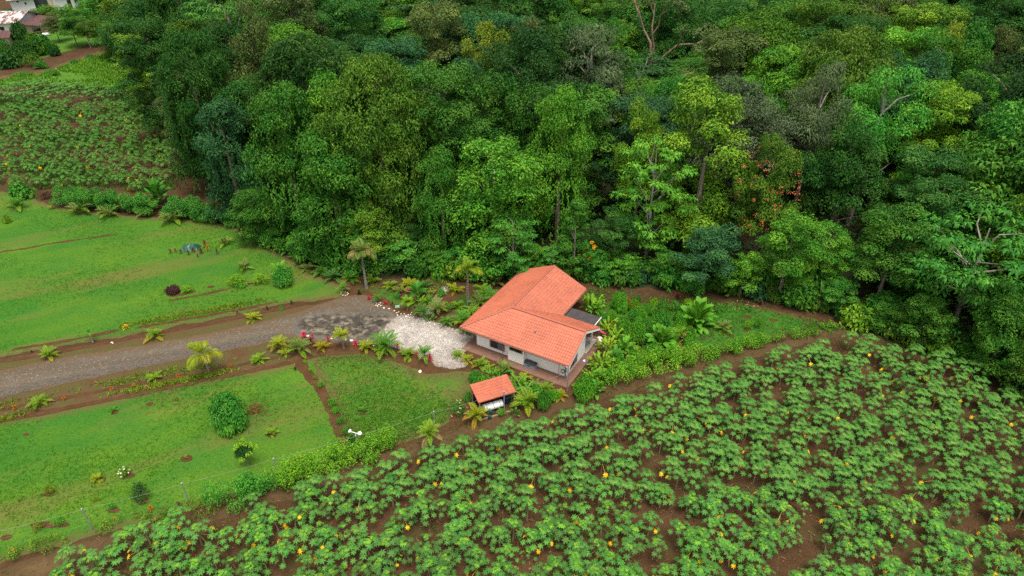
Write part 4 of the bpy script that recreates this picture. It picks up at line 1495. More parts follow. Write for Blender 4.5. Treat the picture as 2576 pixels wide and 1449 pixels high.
for a, b in zip(fb[:-1], fb[1:]):
    A_, B_ = Vector((a.x, a.y, HF)) - off, Vector((b.x, b.y, HF)) - off
    n_ = max(1, int((B_ - A_).length / .95))
    for k in range(n_):
        t0, t1 = (k + .2) / n_, (k + .72) / n_
        sg = lambda t: Vector((0, 0, -.05 * math.sin(math.pi * t)))
        m.tube([A_ + (B_ - A_) * t0 + sg(t0), A_ + (B_ - A_) * t1 + sg(t1)], .010, 4)
so = m.obj('wire_glints', M_WIRE, fence)  # short segments added to imitate dashed glints along the top wire
so['kind'] = 'stuff'
lp = fb[4]
r = empty('security_light', (lp.x, lp.y, HF + .1), R(-20), 'white security light and round dome on the fence post by the low hedge', 'lamp')
m = MB()
m.box((0, 0, .32), (.95, .045, .045))
m.tube([(0, 0, 0), (0, 0, .32)], .03, 6)
m.obj('arm', M_WHITEP, r)
m = MB()
m.lathe([(.04, -.13), (.15, -.08), (.19, 0), (.15, .1), (.06, .15)], 14, (.46, 0, .42))
m.obj('lamp_dome', M_WHITEP, r)
m = MB()
m.box((-.5, -.02, .4), (.14, .3, .14))
m.obj('camera_box', M_WHITEP, r)

# ------------------------------------------------------------------ garden plants
def frond_mesh(name, e0, e1, pairs=24, wid=0.27, vee=0.3, hang=0.35):
    m = MB()
    pts = [np.zeros(3)]
    n = 10
    for i in range(n):
        a = e0 + (e1 - e0) * ((i + .5) / n) ** 1.2
        pts.append(pts[-1] + np.array([math.cos(a), 0, math.sin(a)]) / n)
    m.tube(pts, [0.014 * (1 - .8 * i / n) for i in range(n + 1)], 3, .75, cap=False)
    P = np.array(pts)
    rg = np.random.default_rng(int(abs(e0 * 100)))
    Q, T = [], []
    for k in range(pairs):
        t = 0.12 + 0.88 * k / (pairs - 1)
        x = t * n
        i = min(int(x), n - 1)
        c = P[i] + (P[i + 1] - P[i]) * (x - i)
        d = P[i + 1] - P[i]
        d = d / np.linalg.norm(d)
        up = np.array([-d[2], 0, d[0]])
        ln = wid * (math.sin(math.pi * (0.12 + 0.86 * t) ** .85) * .9 + .1)
        for sgn in (-1, 1):
            sd_ = np.array([0, sgn, 0])
            v = unit((sd_ * .75 + d * .62 + up * vee * rg.uniform(.4, 1.4))[None])[0]
            tip = c + v * ln - np.array([0, 0, ln * hang * rg.uniform(.5, 1.5)])
            mid = c + v * ln * .5
            w = d * 0.021
            Q.append([c - w, mid - w * 1.2, tip, mid + w * 1.2])
            T.append(.5 + rg.normal() * .16)
    m.quads(np.array(Q), np.clip(T, 0, 1))
    return m.mesh(name, FOL_S)


FR_UP = [frond_mesh('frond', R(84), R(0)), frond_mesh('frond', R(76), R(-25)), frond_mesh('frond', R(68), R(-10))]
FR_MID = [frond_mesh('frond', R(58), R(-35)), frond_mesh('frond', R(45), R(-45))]
FR_LOW = [frond_mesh('frond', R(25), R(-65)), frond_mesh('frond', R(10), R(-75), hang=.6)]
FR_FULL = [frond_mesh('frond', R(66), R(-50), 24, .42, .1, .5), frond_mesh('frond', R(40), R(-70), 24, .42, .05, .6), frond_mesh('frond', R(85), R(5), 24, .38, .3, .2)]
TRUNK_P = {}
PCOL = dict(yel=(.185, .225, .010), yg=(.120, .215, .012), grn=(.058, .170, .014), dk=(.040, .125, .018), dry=(.20, .155, .05), gold=(.22, .19, .010), olive=(.105, .155, .028), oran=(.29, .18, .012))


def palm(x, y, w, h, col, label, trunk=0.0, n=11, style='areca', col2=None, tcol=None, cat='palm'):
    n = int(n * 1.3) if style == 'areca' else n
    """x, y: foot in the picture; w, h: size in picture pixels; trunk: metres of bare trunk"""
    p = G(x, y)
    s = mpp(p)
    wid, hei = w * s, h * s / 0.8
    r = empty('palm', p, random.uniform(0, 6.28), label, cat, 'garden palms')
    L = max(wid * 0.5, (hei - trunk) * .72)
    if trunk > 0.3:
        m = MB()
        r0 = .05 + .022 * trunk
        m.tube([(0, 0, -.1), (.02 * trunk, 0, trunk * .3), (.03 * trunk, .01, trunk)], [r0 * 1.5, r0, r0 * .7], 8)
        tk = m.obj('trunk', tcol or BARK, r)
        m = MB()
        for k in range(int(trunk / .35)):
            zz = .3 + k * .35
            m.tube([(.025 * zz, 0, zz), (.025 * zz, 0, zz + .03)], r0 * 1.12, 8)
        m.obj('trunk_rings', BARK_PALE, tk)
        if style == 'tall':
            m = MB()
            m.tube([(.03 * trunk, 0, trunk), (.03 * trunk, 0, trunk + .7)], [r0 * 1.1, r0 * .5], 8)
            m.obj('crownshaft', STEM_G, r)
            trunk += .6
    for k in range(n):
        a = k * 2.4 + random.uniform(-.25, .25)
        u = k / n
        if style == 'tall':
            me = random.choice(FR_FULL[:2] if u > .25 else FR_FULL[2:])
        else:
            me = random.choice(FR_UP if u < .6 else FR_MID if u < .9 else FR_LOW)
        c = vary(PCOL[col], .14)
        if u > .7 and col2:
            c = vary(PCOL[col2], .12)
        off_ = (0, 0) if trunk > .3 else (random.uniform(-.1, .1) * wid, random.uniform(-.1, .1) * wid)
        sc_ = L * random.uniform(.85, 1.12)
        put('frond', me, r, (off_[0] + (.03 * trunk if trunk > .3 else 0), off_[1], trunk), (random.uniform(-.15, .15), random.uniform(-.12, .12), a), sc_, c)
    return r


PL = [
    (1010, 735, 34, 28, 'olive', 'loose palm between the small upright palm and the bushy yellow palm', 0, 9, 'areca', 'yg', None),
    (1078, 760, 30, 28, 'grn', 'green palm in the bed right along the footpath, garden side', 0, 10, 'areca', None, None),
    (1150, 775, 34, 30, 'yg', 'young palm on the small lawn beside the dark-trunked palm', 0, 10, 'areca', None, None),
    (1252, 760, 40, 40, 'grn', 'dark palm close against the long house wall', 0, 12, 'areca', 'yg', None),
    (1192, 790, 40, 36, 'yg', 'palm between the dark-trunked palm and the broad dark palm', 0, 12, 'areca', 'yel', None),
    (1110, 690, 34, 28, 'dk', 'dark young palm under the trees at the footpath end', 0, 9, 'areca', None, None),
    (1460, 985, 30, 34, 'yg', 'narrow palm behind the fine-leaved corner shrub', 0, 9, 'areca', 'yel', None),
    (1585, 880, 36, 34, 'yg', 'feathery palm next to the largest round bush', 0, 11, 'areca', None, None),
    (922, 725, 82, 100, 'olive', 'tall palm with a white-ringed trunk foot and drying fronds at the forest edge', 4.2, 13, 'tall', 'dry', BARK_PALE),
    (1177, 770, 82, 88, 'yg', 'tall palm on a dark slim trunk beside the gravel footpath', 4.3, 9, 'tall', 'yel', BARK),
    (776, 678, 38, 26, 'olive', 'thin young palm at the far end of the palm row under the forest', 0, 8, 'areca', None, None),
    (811, 690, 48, 38, 'grn', 'blurry green palm, first full one in the row under the forest', 0, 11, 'areca', None, None),
    (843, 700, 50, 40, 'dk', 'darker feathery palm in the row under the forest, nearest the tall olive palm', 0, 11, 'areca', None, None),
    (884, 704, 46, 38, 'grn', 'bushy palm right beside the white-ringed palm trunk, on its lawn side', 0, 10, 'areca', 'yg', None),
    (936, 712, 40, 30, 'yg', 'yellowish low palm behind the white-ringed palm trunk', 0, 9, 'areca', None, None),
    (865, 736, 26, 32, 'grn', 'slim young palm inside the little ring of white stones', .5, 8, 'areca', 'yg', None),
    (951, 761, 30, 30, 'grn', 'small dark palm between the two pink cordylines', .5, 9, 'areca', None, None),
    (982, 724, 26, 30, 'yg', 'small upright yellow-green palm behind the garden lawn', 0, 9, 'areca', 'yel', None),
    (1034, 724, 46, 38, 'yel', 'bushy yellow palm below the forest path opening', 0, 12, 'areca', 'gold', None),
    (1069, 724, 30, 30, 'dk', 'dark green palm beside the bushy yellow palm', 0, 9, 'areca', None, None),
    (1025, 781, 46, 42, 'yg', 'slim yellow-green palm with hanging fronds near the small green sign', 1.0, 10, 'areca', 'yel', None),
    (1066, 798, 42, 44, 'dk', 'dark stiff palm where the footpath leaves the white gravel', .5, 11, 'areca', 'grn', None),
    (1101, 786, 42, 46, 'olive', 'feathery olive palm overhanging the middle of the footpath', .3, 11, 'areca', 'yel', None),
    (1146, 734, 40, 32, 'yel', 'yellow palm beside the upper end of the footpath', 0, 11, 'areca', 'gold', None),
    (1124, 818, 38, 32, 'grn', 'bright green palm in the dark bed beside the white gravel', .3, 10, 'areca', None, None),
    (1171, 816, 52, 48, 'grn', 'broad dark palm at the front corner of the house roof', .3, 13, 'areca', 'yel', None),
    (1205, 768, 46, 48, 'olive', 'olive palm clump along the long side of the house', 0, 12, 'areca', 'yg', None),
    (1228, 752, 44, 46, 'grn', 'green palm clump along the long side of the house', 0, 12, 'areca', None, None),
    (1213, 738, 42, 40, 'yg', 'yellowish palm behind the clumps on the long side of the house', 0, 10, 'areca', 'yel', None),
    (1240, 716, 46, 40, 'olive', 'arching palm at the upper corner of the house', 0, 10, 'areca', 'dry', None),
    (704, 878, 50, 46, 'yel', 'golden yellow palm at the drive side, nearest the gravel heap', .5, 12, 'areca', 'gold', None),
    (754, 888, 48, 54, 'olive', 'olive green palm between the golden palm and the red cordylines', .4, 13, 'areca', 'yg', None),
    (719, 890, 28, 26, 'yel', 'little yellow palm at the foot of the golden palm', 0, 9, 'areca', None, None),
    (811, 878, 30, 32, 'gold', 'low golden palm in the border opposite the damp patch', 0, 11, 'areca', None, None),
    (865, 876, 56, 62, 'yel', 'tall yellow palm on a whitish stem in the border of the drive', 1.4, 11, 'areca', 'gold', BARK_PALE),
    (921, 876, 36, 30, 'yel', 'low yellow palm between two pink cordylines in the border', 0, 10, 'areca', 'gold', None),
    (971, 888, 46, 72, 'grn', 'tall sparse green palm in front of the white gravel', .8, 12, 'areca', 'yg', None),
    (960, 884, 34, 30, 'yg', 'low yellow-green palm at the foot of the tall sparse palm', 0, 10, 'areca', None, None),
    (1026, 896, 32, 34, 'yg', 'upright yellow-green palm beside the white gravel edge', 0, 10, 'areca', 'yel', None),
    (1069, 906, 42, 48, 'grn', 'fresh green palm at the tip of the white gravel', .8, 11, 'areca', 'yg', None),
    (652, 908, 34, 30, 'yg', 'round yellow-green palm tuft by the ditch near the cross path', 0, 14, 'areca', None, None),
    (127, 897, 44, 36, 'yg', 'yellow-green palm tuft above the drive, nearest the picture edge', .1, 13, 'areca', 'yel', None),
    (100, 1017, 40, 38, 'yg', 'yellow-green palm tuft below the drive, nearest the picture edge', 0, 13, 'areca', 'yel', None),
    (392, 849, 38, 36, 'yg', 'yellow-green palm tuft above the drive, across from the tall yellow palm', .1, 12, 'areca', 'gold', None),
    (390, 954, 36, 28, 'yg', 'yellow-green palm tuft below the drive beside the tall yellow palm', 0, 13, 'areca', 'yel', None),
    (527, 938, 74, 92, 'yel', 'tall yellow palm with a grey trunk standing beside the drive', 1.7, 7, 'tall', 'yel', BARK_PALE),
    (637, 803, 36, 28, 'yel', 'bushy yellow palm above the drive near the damp patch', 0, 13, 'areca', None, None),
    (234, 860, 26, 48, 'grn', 'thin lopsided palm with a bare stem above the drive', 1.3, 5, 'areca', None, BARK_PALE),
    (45, 525, 52, 44, 'grn', 'young coconut palm before the dark bush at the far lawn corner', .2, 9, 'areca', 'yg', None),
    (205, 538, 34, 46, 'olive', 'young palm, first along the clipped field hedge', .2, 9, 'areca', 'yg', None),
    (275, 545, 40, 42, 'olive', 'young palm, second along the clipped field hedge', .2, 9, 'areca', 'yg', None),
    (365, 546, 40, 36, 'olive', 'young palm beside the paddle-leaf plant of the hedge', .2, 9, 'areca', None, None),
    (437, 558, 46, 48, 'olive', 'young palm just past the paddle-leaf plant of the hedge', .2, 10, 'areca', 'yg', None),
    (567, 618, 26, 36, 'olive', 'sparse young palm on the lawn above the green tarpaulin', .2, 6, 'areca', 'yel', None),
    (615, 678, 34, 36, 'olive', 'young palm on the lawn behind the round clipped bush', .1, 9, 'areca', 'yg', None),
    (1084, 1137, 76, 96, 'yg', 'thick palm on a yellow trunk standing at the dirt track', 2.1, 14, 'areca', 'dry', STEM_G),
    (1198, 1060, 58, 60, 'yel', 'orange-yellow palm in front of the tool shed', .6, 12, 'areca', 'oran', STEM_G),
    (1327, 1026, 74, 66, 'yg', 'large arching palm between the tool shed and the track', .5, 13, 'areca', 'yel', None),
    (1290, 1000, 54, 46, 'grn', 'green palm right behind the tool shed end', .3, 11, 'areca', None, None),
    (1152, 896, 44, 27, 'yg', 'first yellowish palm along the terrace, at the gravel end', 0, 11, 'areca', 'yel', None),
    (1176, 908, 46, 27, 'yel', 'second yellowish palm along the terrace', 0, 11, 'areca', 'gold', None),
    (1207, 920, 50, 28, 'yg', 'third palm along the terrace, below the large window', 0, 12, 'areca', 'yel', None),
    (1233, 929, 44, 24, 'yel', 'golden palm along the terrace, below the downpipe', 0, 11, 'areca', 'gold', None),
    (1268, 936, 61, 36, 'olive', 'bigger palm along the terrace, below the projecting wall', .3, 13, 'areca', 'yg', None),
    (1318, 956, 48, 29, 'yel', 'yellow palm along the terrace below the storage box', 0, 11, 'areca', 'gold', None),
    (1345, 972, 50, 28, 'olive', 'olive palm along the terrace, right after the yellow one', 0, 12, 'areca', 'yel', None),
    (1373, 980, 50, 29, 'yg', 'palm along the terrace, last but one before the corner post', 0, 12, 'areca', 'gold', None),
    (1407, 998, 48, 27, 'yel', 'last golden palm along the terrace beside the steel corner post', 0, 12, 'areca', 'oran', None),
    (1598, 902, 46, 42, 'yg', 'feathery palm in the side garden between the paddle-leaf plants', .2, 12, 'areca', 'yg', None),
    (1710, 850, 40, 40, 'yg', 'feathery palm beside the pink bromeliads', .3, 12, 'areca', None, None),
    (1819, 832, 52, 36, 'olive', 'pale feathery palm alone in a soil ring of the garden lawn', .2, 11, 'areca', 'yg', None),
    (1570, 775, 20, 26, 'grn', 'small palm behind the round bush of the back bed', .2, 8, 'areca', None, None),
    (1655, 782, 34, 24, 'olive', 'low palm in the back bed near the giant paddle-leaf plant', 0, 9, 'areca', None, None),
    (683, 1092, 32, 26, 'yg', 'small cycad-like palm in a soil ring beside the big lawn bush', 0, 12, 'areca', None, None),
    (244, 1208, 34, 26, 'yel', 'small yellow palm in a soil ring of the lower lawn', 0, 9, 'areca', None, None),
    (912, 1036, 20, 20, 'grn', 'tiny palm in the soil ring of the rough lawn', 0, 6, 'areca', None, None),
    (468, 1152, 12, 12, 'yel', 'tiny yellow sprout in a soil ring of the lower lawn', 0, 5, 'areca', None, None),
    (287, 1034, 18, 20, 'grn', 'tiny pale green sprout in a soil ring near the ditch', 0, 7, 'areca', None, None),
    (131, 526, 14, 14, 'yel', 'tiny yellow sprout on the far lawn', 0, 6, 'areca', None, None),
]
for a in PL:
    palm(*a)


# paddle-leaved plants (banana, heliconia, ginger)
def paddle_mesh(e0, e1, wid, stalk=.25, wave=0.0, n=7):
    m = MB()
    pts = [np.zeros(3)]
    for i in range(n):
        a = e0 + (e1 - e0) * (i / n) ** 1.3
        pts.append(pts[-1] + np.array([math.cos(a), 0, math.sin(a)]) / n)
    m.tube(pts, [.016] * 3 + [.012] * (n - 4) + [.006, .003], 3, .8, cap=False)
    V = []
    for i, p in enumerate(pts):
        t = i / n
        u = max(0, (t - stalk) / (1 - stalk))
        w = wid * math.sin(math.pi * min(1, u * .93 + .07)) ** .7 if t >= stalk - 1e-6 else 0.0
        if i == n:
            w = 0.0
        wz = wave * math.sin(i * 2.1)
        V += [p + np.array([0, -w, w * .35 + wz * w]), p + np.array([0, 0, .004]), p + np.array([0, w, w * .35 - wz * w])]
    for i in range(n):
        if (i + 1) / n < stalk:
            continue
        b = i * 3
        m.add([V[b], V[b + 1], V[b + 4], V[b + 3]], [(0, 1, 2, 3)], .42 + .05 * (i % 2))
        m.add([V[b + 1], V[b + 2], V[b + 5], V[b + 4]], [(0, 1, 2, 3)], .58 - .05 * (i % 2))
    return m.mesh('leaf', FOL_S)


PD_UP = [paddle_mesh(R(80), R(45), .15), paddle_mesh(R(72), R(20), .17)]
PD_MID = [paddle_mesh(R(60), R(0), .17), paddle_mesh(R(50), R(-20), .18)]
PD_LOW = [paddle_mesh(R(28), R(-45), .17), paddle_mesh(R(15), R(-40), .16)]
HE_UP = [paddle_mesh(R(75), R(0), .12, .15, .6), paddle_mesh(R(65), R(-30), .12, .15, .5)]
BCOL = dict(br=(.075, .225, .016), yl=(.16, .255, .013), gr=(.045, .165, .017), dk=(.03, .10, .02), gy=(.09, .15, .06), hel=(.115, .235, .012))


def paddle(x, y, w, h, col, label, n=16, hel=False, cat='plant', spread=.5, col2=None):
    p = G(x, y)
    s = mpp(p)
    wid, hei = w * s, h * s / .8
    r = empty('broadleaf_plant', p, random.uniform(0, 6.28), label, cat, 'large-leaved garden plants')
    L = max(hei * .55, wid * .33) if not hel else max(hei * .85, wid * .45)
    n = int(n * 2.0) if not hel else n
    if hel:
        n = int(n * 1.7)
    for k in range(n):
        u = k / n
        a = k * 2.4 + random.uniform(-.3, .3)
        pool = HE_UP if hel else (PD_UP if u < .35 else PD_MID if u < .72 else PD_LOW)
        c = vary(BCOL[col2 if (col2 and u > .75) else col], .15)
        rr = wid * spread * .5 * math.sqrt(u) * random.uniform(.5, 1)
        z = hei * .5 * random.uniform(0, 1) if hel else hei * .45 * (1 - u)
        put('leaf', random.choice(pool), r, (rr * math.cos(a), rr * math.sin(a), z), (random.uniform(-.3, .3), random.uniform(-.2, .2), a + random.uniform(-.4, .4)), L * random.uniform(.75, 1.1) * (.55 if hel else 1), c)
    return r


BL = [
    (405, 520, 74, 64, 'gr', 'big paddle-leaf plant with greyish leaves rising out of the clipped field hedge', 22, False, .3, 'gy'),
    (1750, 820, 78, 68, 'br', 'giant bright paddle-leaf plant, farther one in the garden', 26, False, .35, None),
    (1661, 876, 84, 62, 'br', 'giant paddle-leaf plant nearest the house in the garden', 28, False, .4, 'gr'),
    (1569, 890, 46, 44, 'br', 'paddle-leaf plant between the heliconias and the feathery palm', 14, False, .4, None),
    (1547, 919, 50, 44, 'gr', 'darker paddle-leaf plant in the side bed above the hedge end', 15, False, .45, None),
    (1509, 962, 40, 36, 'br', 'paddle-leaf plant close to the end of the terrace', 12, False, .5, None),
    (1497, 992, 34, 40, 'br', 'paddle-leaf plant beside the fine-leaved shrub of the terrace corner', 11, False, .4, None),
    (1489, 785, 66, 50, 'hel', 'wavy heliconia clump behind the dark porch canopy', 26, True, .8, 'br'),
    (1500, 792, 40, 32, 'br', 'low broad-leaved clump in front of the wavy heliconia behind the canopy', 14, False, .6, None),
    (1528, 838, 44, 44, 'yl', 'bright yellow heliconia right beside the roof corner', 22, True, .8, 'hel'),
    (1548, 862, 50, 40, 'hel', 'yellow-green heliconia one step down from the brightest one', 22, True, .8, None),
    (1528, 888, 52, 46, 'yl', 'yellowish heliconia beside the terrace edge', 24, True, .8, 'hel'),
    (1511, 932, 66, 46, 'hel', 'big wavy heliconia mass at the lower terrace edge', 32, True, .9, 'yl'),
    (1485, 960, 42, 40, 'hel', 'wavy heliconia behind the fine-leaved shrub at the corner', 18, True, .8, 'br'),
    (1235, 956, 54, 30, 'br', 'broad green ginger clump on the lawn side behind the shed', 24, True, .9, 'gr'),
    (1258, 950, 44, 26, 'gr', 'dark green ginger clump between the palms and the shed roof', 18, True, .9, None),
    (1303, 978, 50, 38, 'br', 'fresh green ginger clump above the shed roof end', 24, True, .8, 'hel'),
    (1318, 992, 44, 38, 'br', 'bright ginger clump between the shed and the large arching palm', 18, True, .8, None),
    (1051, 756, 36, 50, 'gr', 'upright traveller plant in the garden beside the footpath', 9, False, .15, 'yl'),
    (1062, 768, 26, 26, 'yl', 'low yellow-leaved plant at the foot of the traveller plant', 10, True, .6, None),
    (1085, 742, 24, 20, 'yl', 'small yellow-leaved plant beside the upper footpath', 9, True, .6, None),
    (1128, 784, 28, 28, 'gr', 'round broad-leaved plant between the footpath and the dark-trunked palm', 14, True, .6, None),
    (1090, 806, 14, 16, 'gr', 'little round-leaved plant beside the footpath mouth', 7, False, .5, None),
    (1293, 1046, 24, 22, 'gr', 'heart-leaved plant at the foot of the steel post by the shed', 8, False, .6, None),
    (648, 594, 40, 34, 'gr', 'first broad-leaved plant along the narrow forest edge of the lawn', 12, False, .5, None),
    (672, 606, 40, 32, 'br', 'second broad-leaved plant along the narrow forest edge of the lawn', 12, False, .5, 'yl'),
    (700, 622, 36, 36, 'br', 'third broad-leaved plant along the narrow forest edge of the lawn', 12, False, .4, 'yl'),
    (728, 634, 38, 34, 'gr', 'fourth broad-leaved plant along the narrow forest edge of the lawn', 12, False, .5, None),
    (708, 700, 26, 44, 'br', 'tall broad leaves sticking out behind the round clipped bush', 7, False, .2, 'gy'),
    (1172, 838, 24, 24, 'gr', 'broad leaves under the front corner of the roof', 9, False, .5, None),
]
for x, y, w, h, col, lab, n, hel, sp, c2 in BL:
    paddle(x, y, w, h, col, lab, n, hel, 'plant', sp, c2)


def bush(x, y, w, h, kind, col, label, v=None, name='shrub', cat='shrub', group='garden shrubs', stem=0):
    p = G(x, y)
    s = mpp(p)
    wid, hei = w * s, h * s / .85
    r = empty(name, p, random.uniform(0, 6.28), label, cat, group)
    pm = PROTO[kind][v if v is not None else random.randrange(len(PROTO[kind]))]
    z0 = 0.0
    if stem:
        MB().tube([(0, 0, -.05), (.05, 0, stem * .5), (0, 0, stem + .2)], [.06, .05, .04], 6).obj('trunk', BARK_PALE, r)
        z0 = stem
    put('foliage', pm[0], r, (0, 0, z0), sc=(wid / 2.1, wid / 2.1, max(.2, hei - z0) / pm[2]), color=col)
    return r


GR = dict(rnd=(.060, .245, .028), mid=(.058, .210, .022), lime=(.135, .27, .014), br=(.080, .26, .018), dk=(.025, .085, .016), pur=(.055, .022, .022), yl=(.15, .20, .015), brn=(.10, .055, .03), feath=(.05, .115, .03))
BU = [
    (1565, 838, 54, 44, 'bush', 'br', 'leafy bush between the yellow heliconia and the largest round bush'),
    (1625, 835, 44, 36, 'bush', 'mid', 'rounded bush behind the nearer giant paddle-leaf plant'),
    (1690, 862, 40, 30, 'bush', 'br', 'leafy bush right of the nearer giant paddle-leaf plant, toward the feathery palm'),
    (1618, 912, 50, 36, 'bush', 'lime', 'light bush at the garden hedge below the feathery palm'),
    (1580, 935, 44, 30, 'bush', 'br', 'bright bush at the hedge end nearest the house'),
    (1535, 955, 40, 34, 'bush', 'br', 'bright bush filling the corner between hedge and terrace'),
    (1680, 895, 44, 30, 'bush', 'mid', 'bush touching the hedge below the giant paddle-leaf plants'),
    (1630, 790, 34, 26, 'bush', 'br', 'small bush in the back bed beside the narrow cordyline'),
    (1520, 815, 36, 28, 'bush', 'mid', 'bush beside the corner of the dark canopy'),
    (1590, 780, 28, 22, 'openbush', 'br', 'airy bush behind the round bushes of the back bed'),
    (1110, 745, 26, 20, 'bush', 'mid', 'low bush at the bend of the footpath'),
    (1240, 790, 40, 30, 'openbush', 'lime', 'yellow-leaved bush against the long house wall'),
    (1000, 750, 24, 16, 'openbush', 'mid', 'low plant on the little garden lawn'),
    (1195, 960, 40, 32, 'bush', 'mid', 'leafy bush at the lawn corner behind the shed'),
    (1220, 970, 36, 28, 'coarse', 'br', 'broad-leaved bush just above the shed roof edge'),
    (1390, 1005, 40, 30, 'bush', 'br', 'bush between the last golden palm and the dense dark shrub'),
    (1350, 995, 36, 28, 'coarse', 'br', 'coarse bush behind the large arching palm'),
    (714, 719, 62, 52, 'bush', 'rnd', 'round clipped dark green bush on the upper lawn beside the drive'),
    (656, 712, 56, 26, 'openbush', 'lime', 'wide low yellow-green shrub beside the round clipped bush'),
    (596, 716, 58, 28, 'openbush', 'lime', 'wide low yellow-green shrub, farther along the lawn from the round bush'),
    (605, 722, 40, 16, 'openbush', 'br', 'low green fringe at the foot of the farther yellow-green shrub'),
    (436, 736, 42, 17, 'coarse', 'pur', 'dark purple leafy shrub on a soil patch of the upper lawn'),
    (472, 735, 40, 20, 'openbush', 'lime', 'low grassy shrub next to the dark purple one'),
    (582, 1066, 112, 92, 'bush', 'rnd', 'big dense round bush on the lower lawn'),
    (588, 1088, 66, 56, 'coarse', 'mid', 'coarse-leaved shrub growing out of the front of the big lawn bush'),
    (57, 500, 60, 38, 'coarse', 'mid', 'dark leafy bush at the far corner of the upper lawn'),
    (20, 560, 22, 18, 'coarse', 'lime', 'yellow-green sapling on the upper lawn at its outer edge'),
    (120, 500, 44, 22, 'openbush', 'brn', 'brownish weedy bush between the dark bush and the clipped hedge'),
    (1552, 780, 40, 50, 'bush', 'br', 'upright round bush in the back bed beside the red bromeliad'),
    (1539, 803, 32, 26, 'bush', 'br', 'small round bush in front of the upright round bush'),
    (1592, 806, 40, 32, 'bush', 'mid', 'round bush behind the big bush of the side garden'),
    (1598, 862, 64, 62, 'bush', 'br', 'largest round bush of the side garden'),
    (1661, 824, 58, 48, 'bush', 'mid', 'round bush between the two giant paddle-leaf plants'),
    (1719, 816, 48, 36, 'bush', 'br', 'round bush at the foot of the farther giant paddle-leaf plant'),
    (1645, 902, 58, 44, 'bush', 'mid', 'round bush below the nearer giant paddle-leaf plant'),
    (1553, 922, 42, 38, 'bush', 'br', 'loose bush below the darker paddle-leaf plant'),
    (1695, 780, 40, 28, 'openbush', 'mid', 'loose feathery bush in the back bed'),
    (1606, 762, 14, 20, 'bush', 'mid', 'tiny bush in the back bed'),
    (1810, 784, 34, 20, 'openbush', 'mid', 'low weedy bush on the soil of the garden lawn'),
    (1888, 784, 18, 14, 'openbush', 'mid', 'small pale bush near the garden lawn tip'),
    (1880, 828, 24, 26, 'openbush', 'lime', 'small light green plant in a soil ring of the garden lawn'),
    (1906, 826, 28, 34, 'openbush', 'br', 'loose sapling above the garden hedge'),
    (1470, 1003, 72, 66, 'bush', 'br', 'fine-leaved shrub beside the steel corner post'),
    (1366, 1030, 48, 62, 'bush', 'mid', 'dense dark shrub between the large arching palm and the track'),
    (1325, 1030, 40, 30, 'openbush', 'mid', 'weedy growth at the foot of the large arching palm'),
    (1262, 1046, 30, 24, 'openbush', 'br', 'small leafy weeds before the shed sill'),
    (360, 1258, 54, 62, 'openbush', 'feath', 'feathery grey-green shrub in a soil ring by the fence'),
    (315, 1198, 34, 30, 'openbush', 'lime', 'small shrub with white flowers in a soil ring of the lower lawn'),
    (125, 1240, 32, 24, 'openbush', 'yl', 'small croton in a soil ring near the lawn corner'),
    (282, 1280, 28, 22, 'openbush', 'br', 'small bright shrub in a soil ring behind the fence'),
    (100, 1330, 36, 22, 'openbush', 'yl', 'weedy plants at one end of the long soil bed'),
    (150, 1316, 38, 22, 'openbush', 'br', 'weedy plants at the other end of the long soil bed'),
    (241, 1260, 22, 10, 'openbush', 'yl', 'pale herb tuft on the lower lawn'),
    (767, 914, 13, 11, 'openbush', 'lime', 'first tuft of the row along the cross path, nearest the drive'),
    (781, 934, 14, 11, 'openbush', 'lime', 'second tuft of the row along the cross path'),
    (792, 954, 13, 11, 'openbush', 'lime', 'third tuft of the row along the cross path'),
    (808, 974, 22, 18, 'openbush', 'br', 'fourth and rounder tuft of the row along the cross path'),
    (835, 1022, 30, 26, 'openbush', 'br', 'fifth and largest tuft of the row along the cross path'),
    (845, 1040, 28, 22, 'openbush', 'br', 'sixth tuft of the row along the cross path'),
    (857, 1066, 24, 22, 'openbush', 'mid', 'seventh tuft of the row along the cross path'),
    (871, 1092, 28, 20, 'openbush', 'mid', 'last tuft of the row along the cross path beside the lamp post'),
    (709, 780, 12, 12, 'coarse', 'br', 'small bright green plant on the verge by the drive'),
    (890, 1132, 34, 40, 'coarse', 'mid', 'leafy shrub around the foot of the lamp post'),
    (1157, 1046, 48, 52, 'openbush', 'mid', 'shrub with pinkish flowers beside the shed'),
    (1178, 1010, 34, 34, 'openbush', 'mid', 'leafy shrub at the lawn side of the shed roof'),
]
for x, y, w, h, k, c, lab in BU:
    r = bush(x, y, w, h, k, vary(GR[c], .1), lab)
    if 'white flowers' in lab or 'pinkish' in lab:
        fbm = MB()
        rg = np.random.default_rng(len(lab))
        s = mpp(G(x, y))
        for q in range(14):
            d = sph(rg, 1, 0.0)[0]
            clump(fbm, rg, d * np.array([w * s * .45, w * s * .45, h * s * .9]) + np.array([0, 0, .1]), .05, 6, .12, .8, .1, -.3, .5, aspect=.9)
        fbm.obj('flowers', FOL_S, r, color=(.7, .68, .6) if 'white' in lab else (.6, .22, .2))
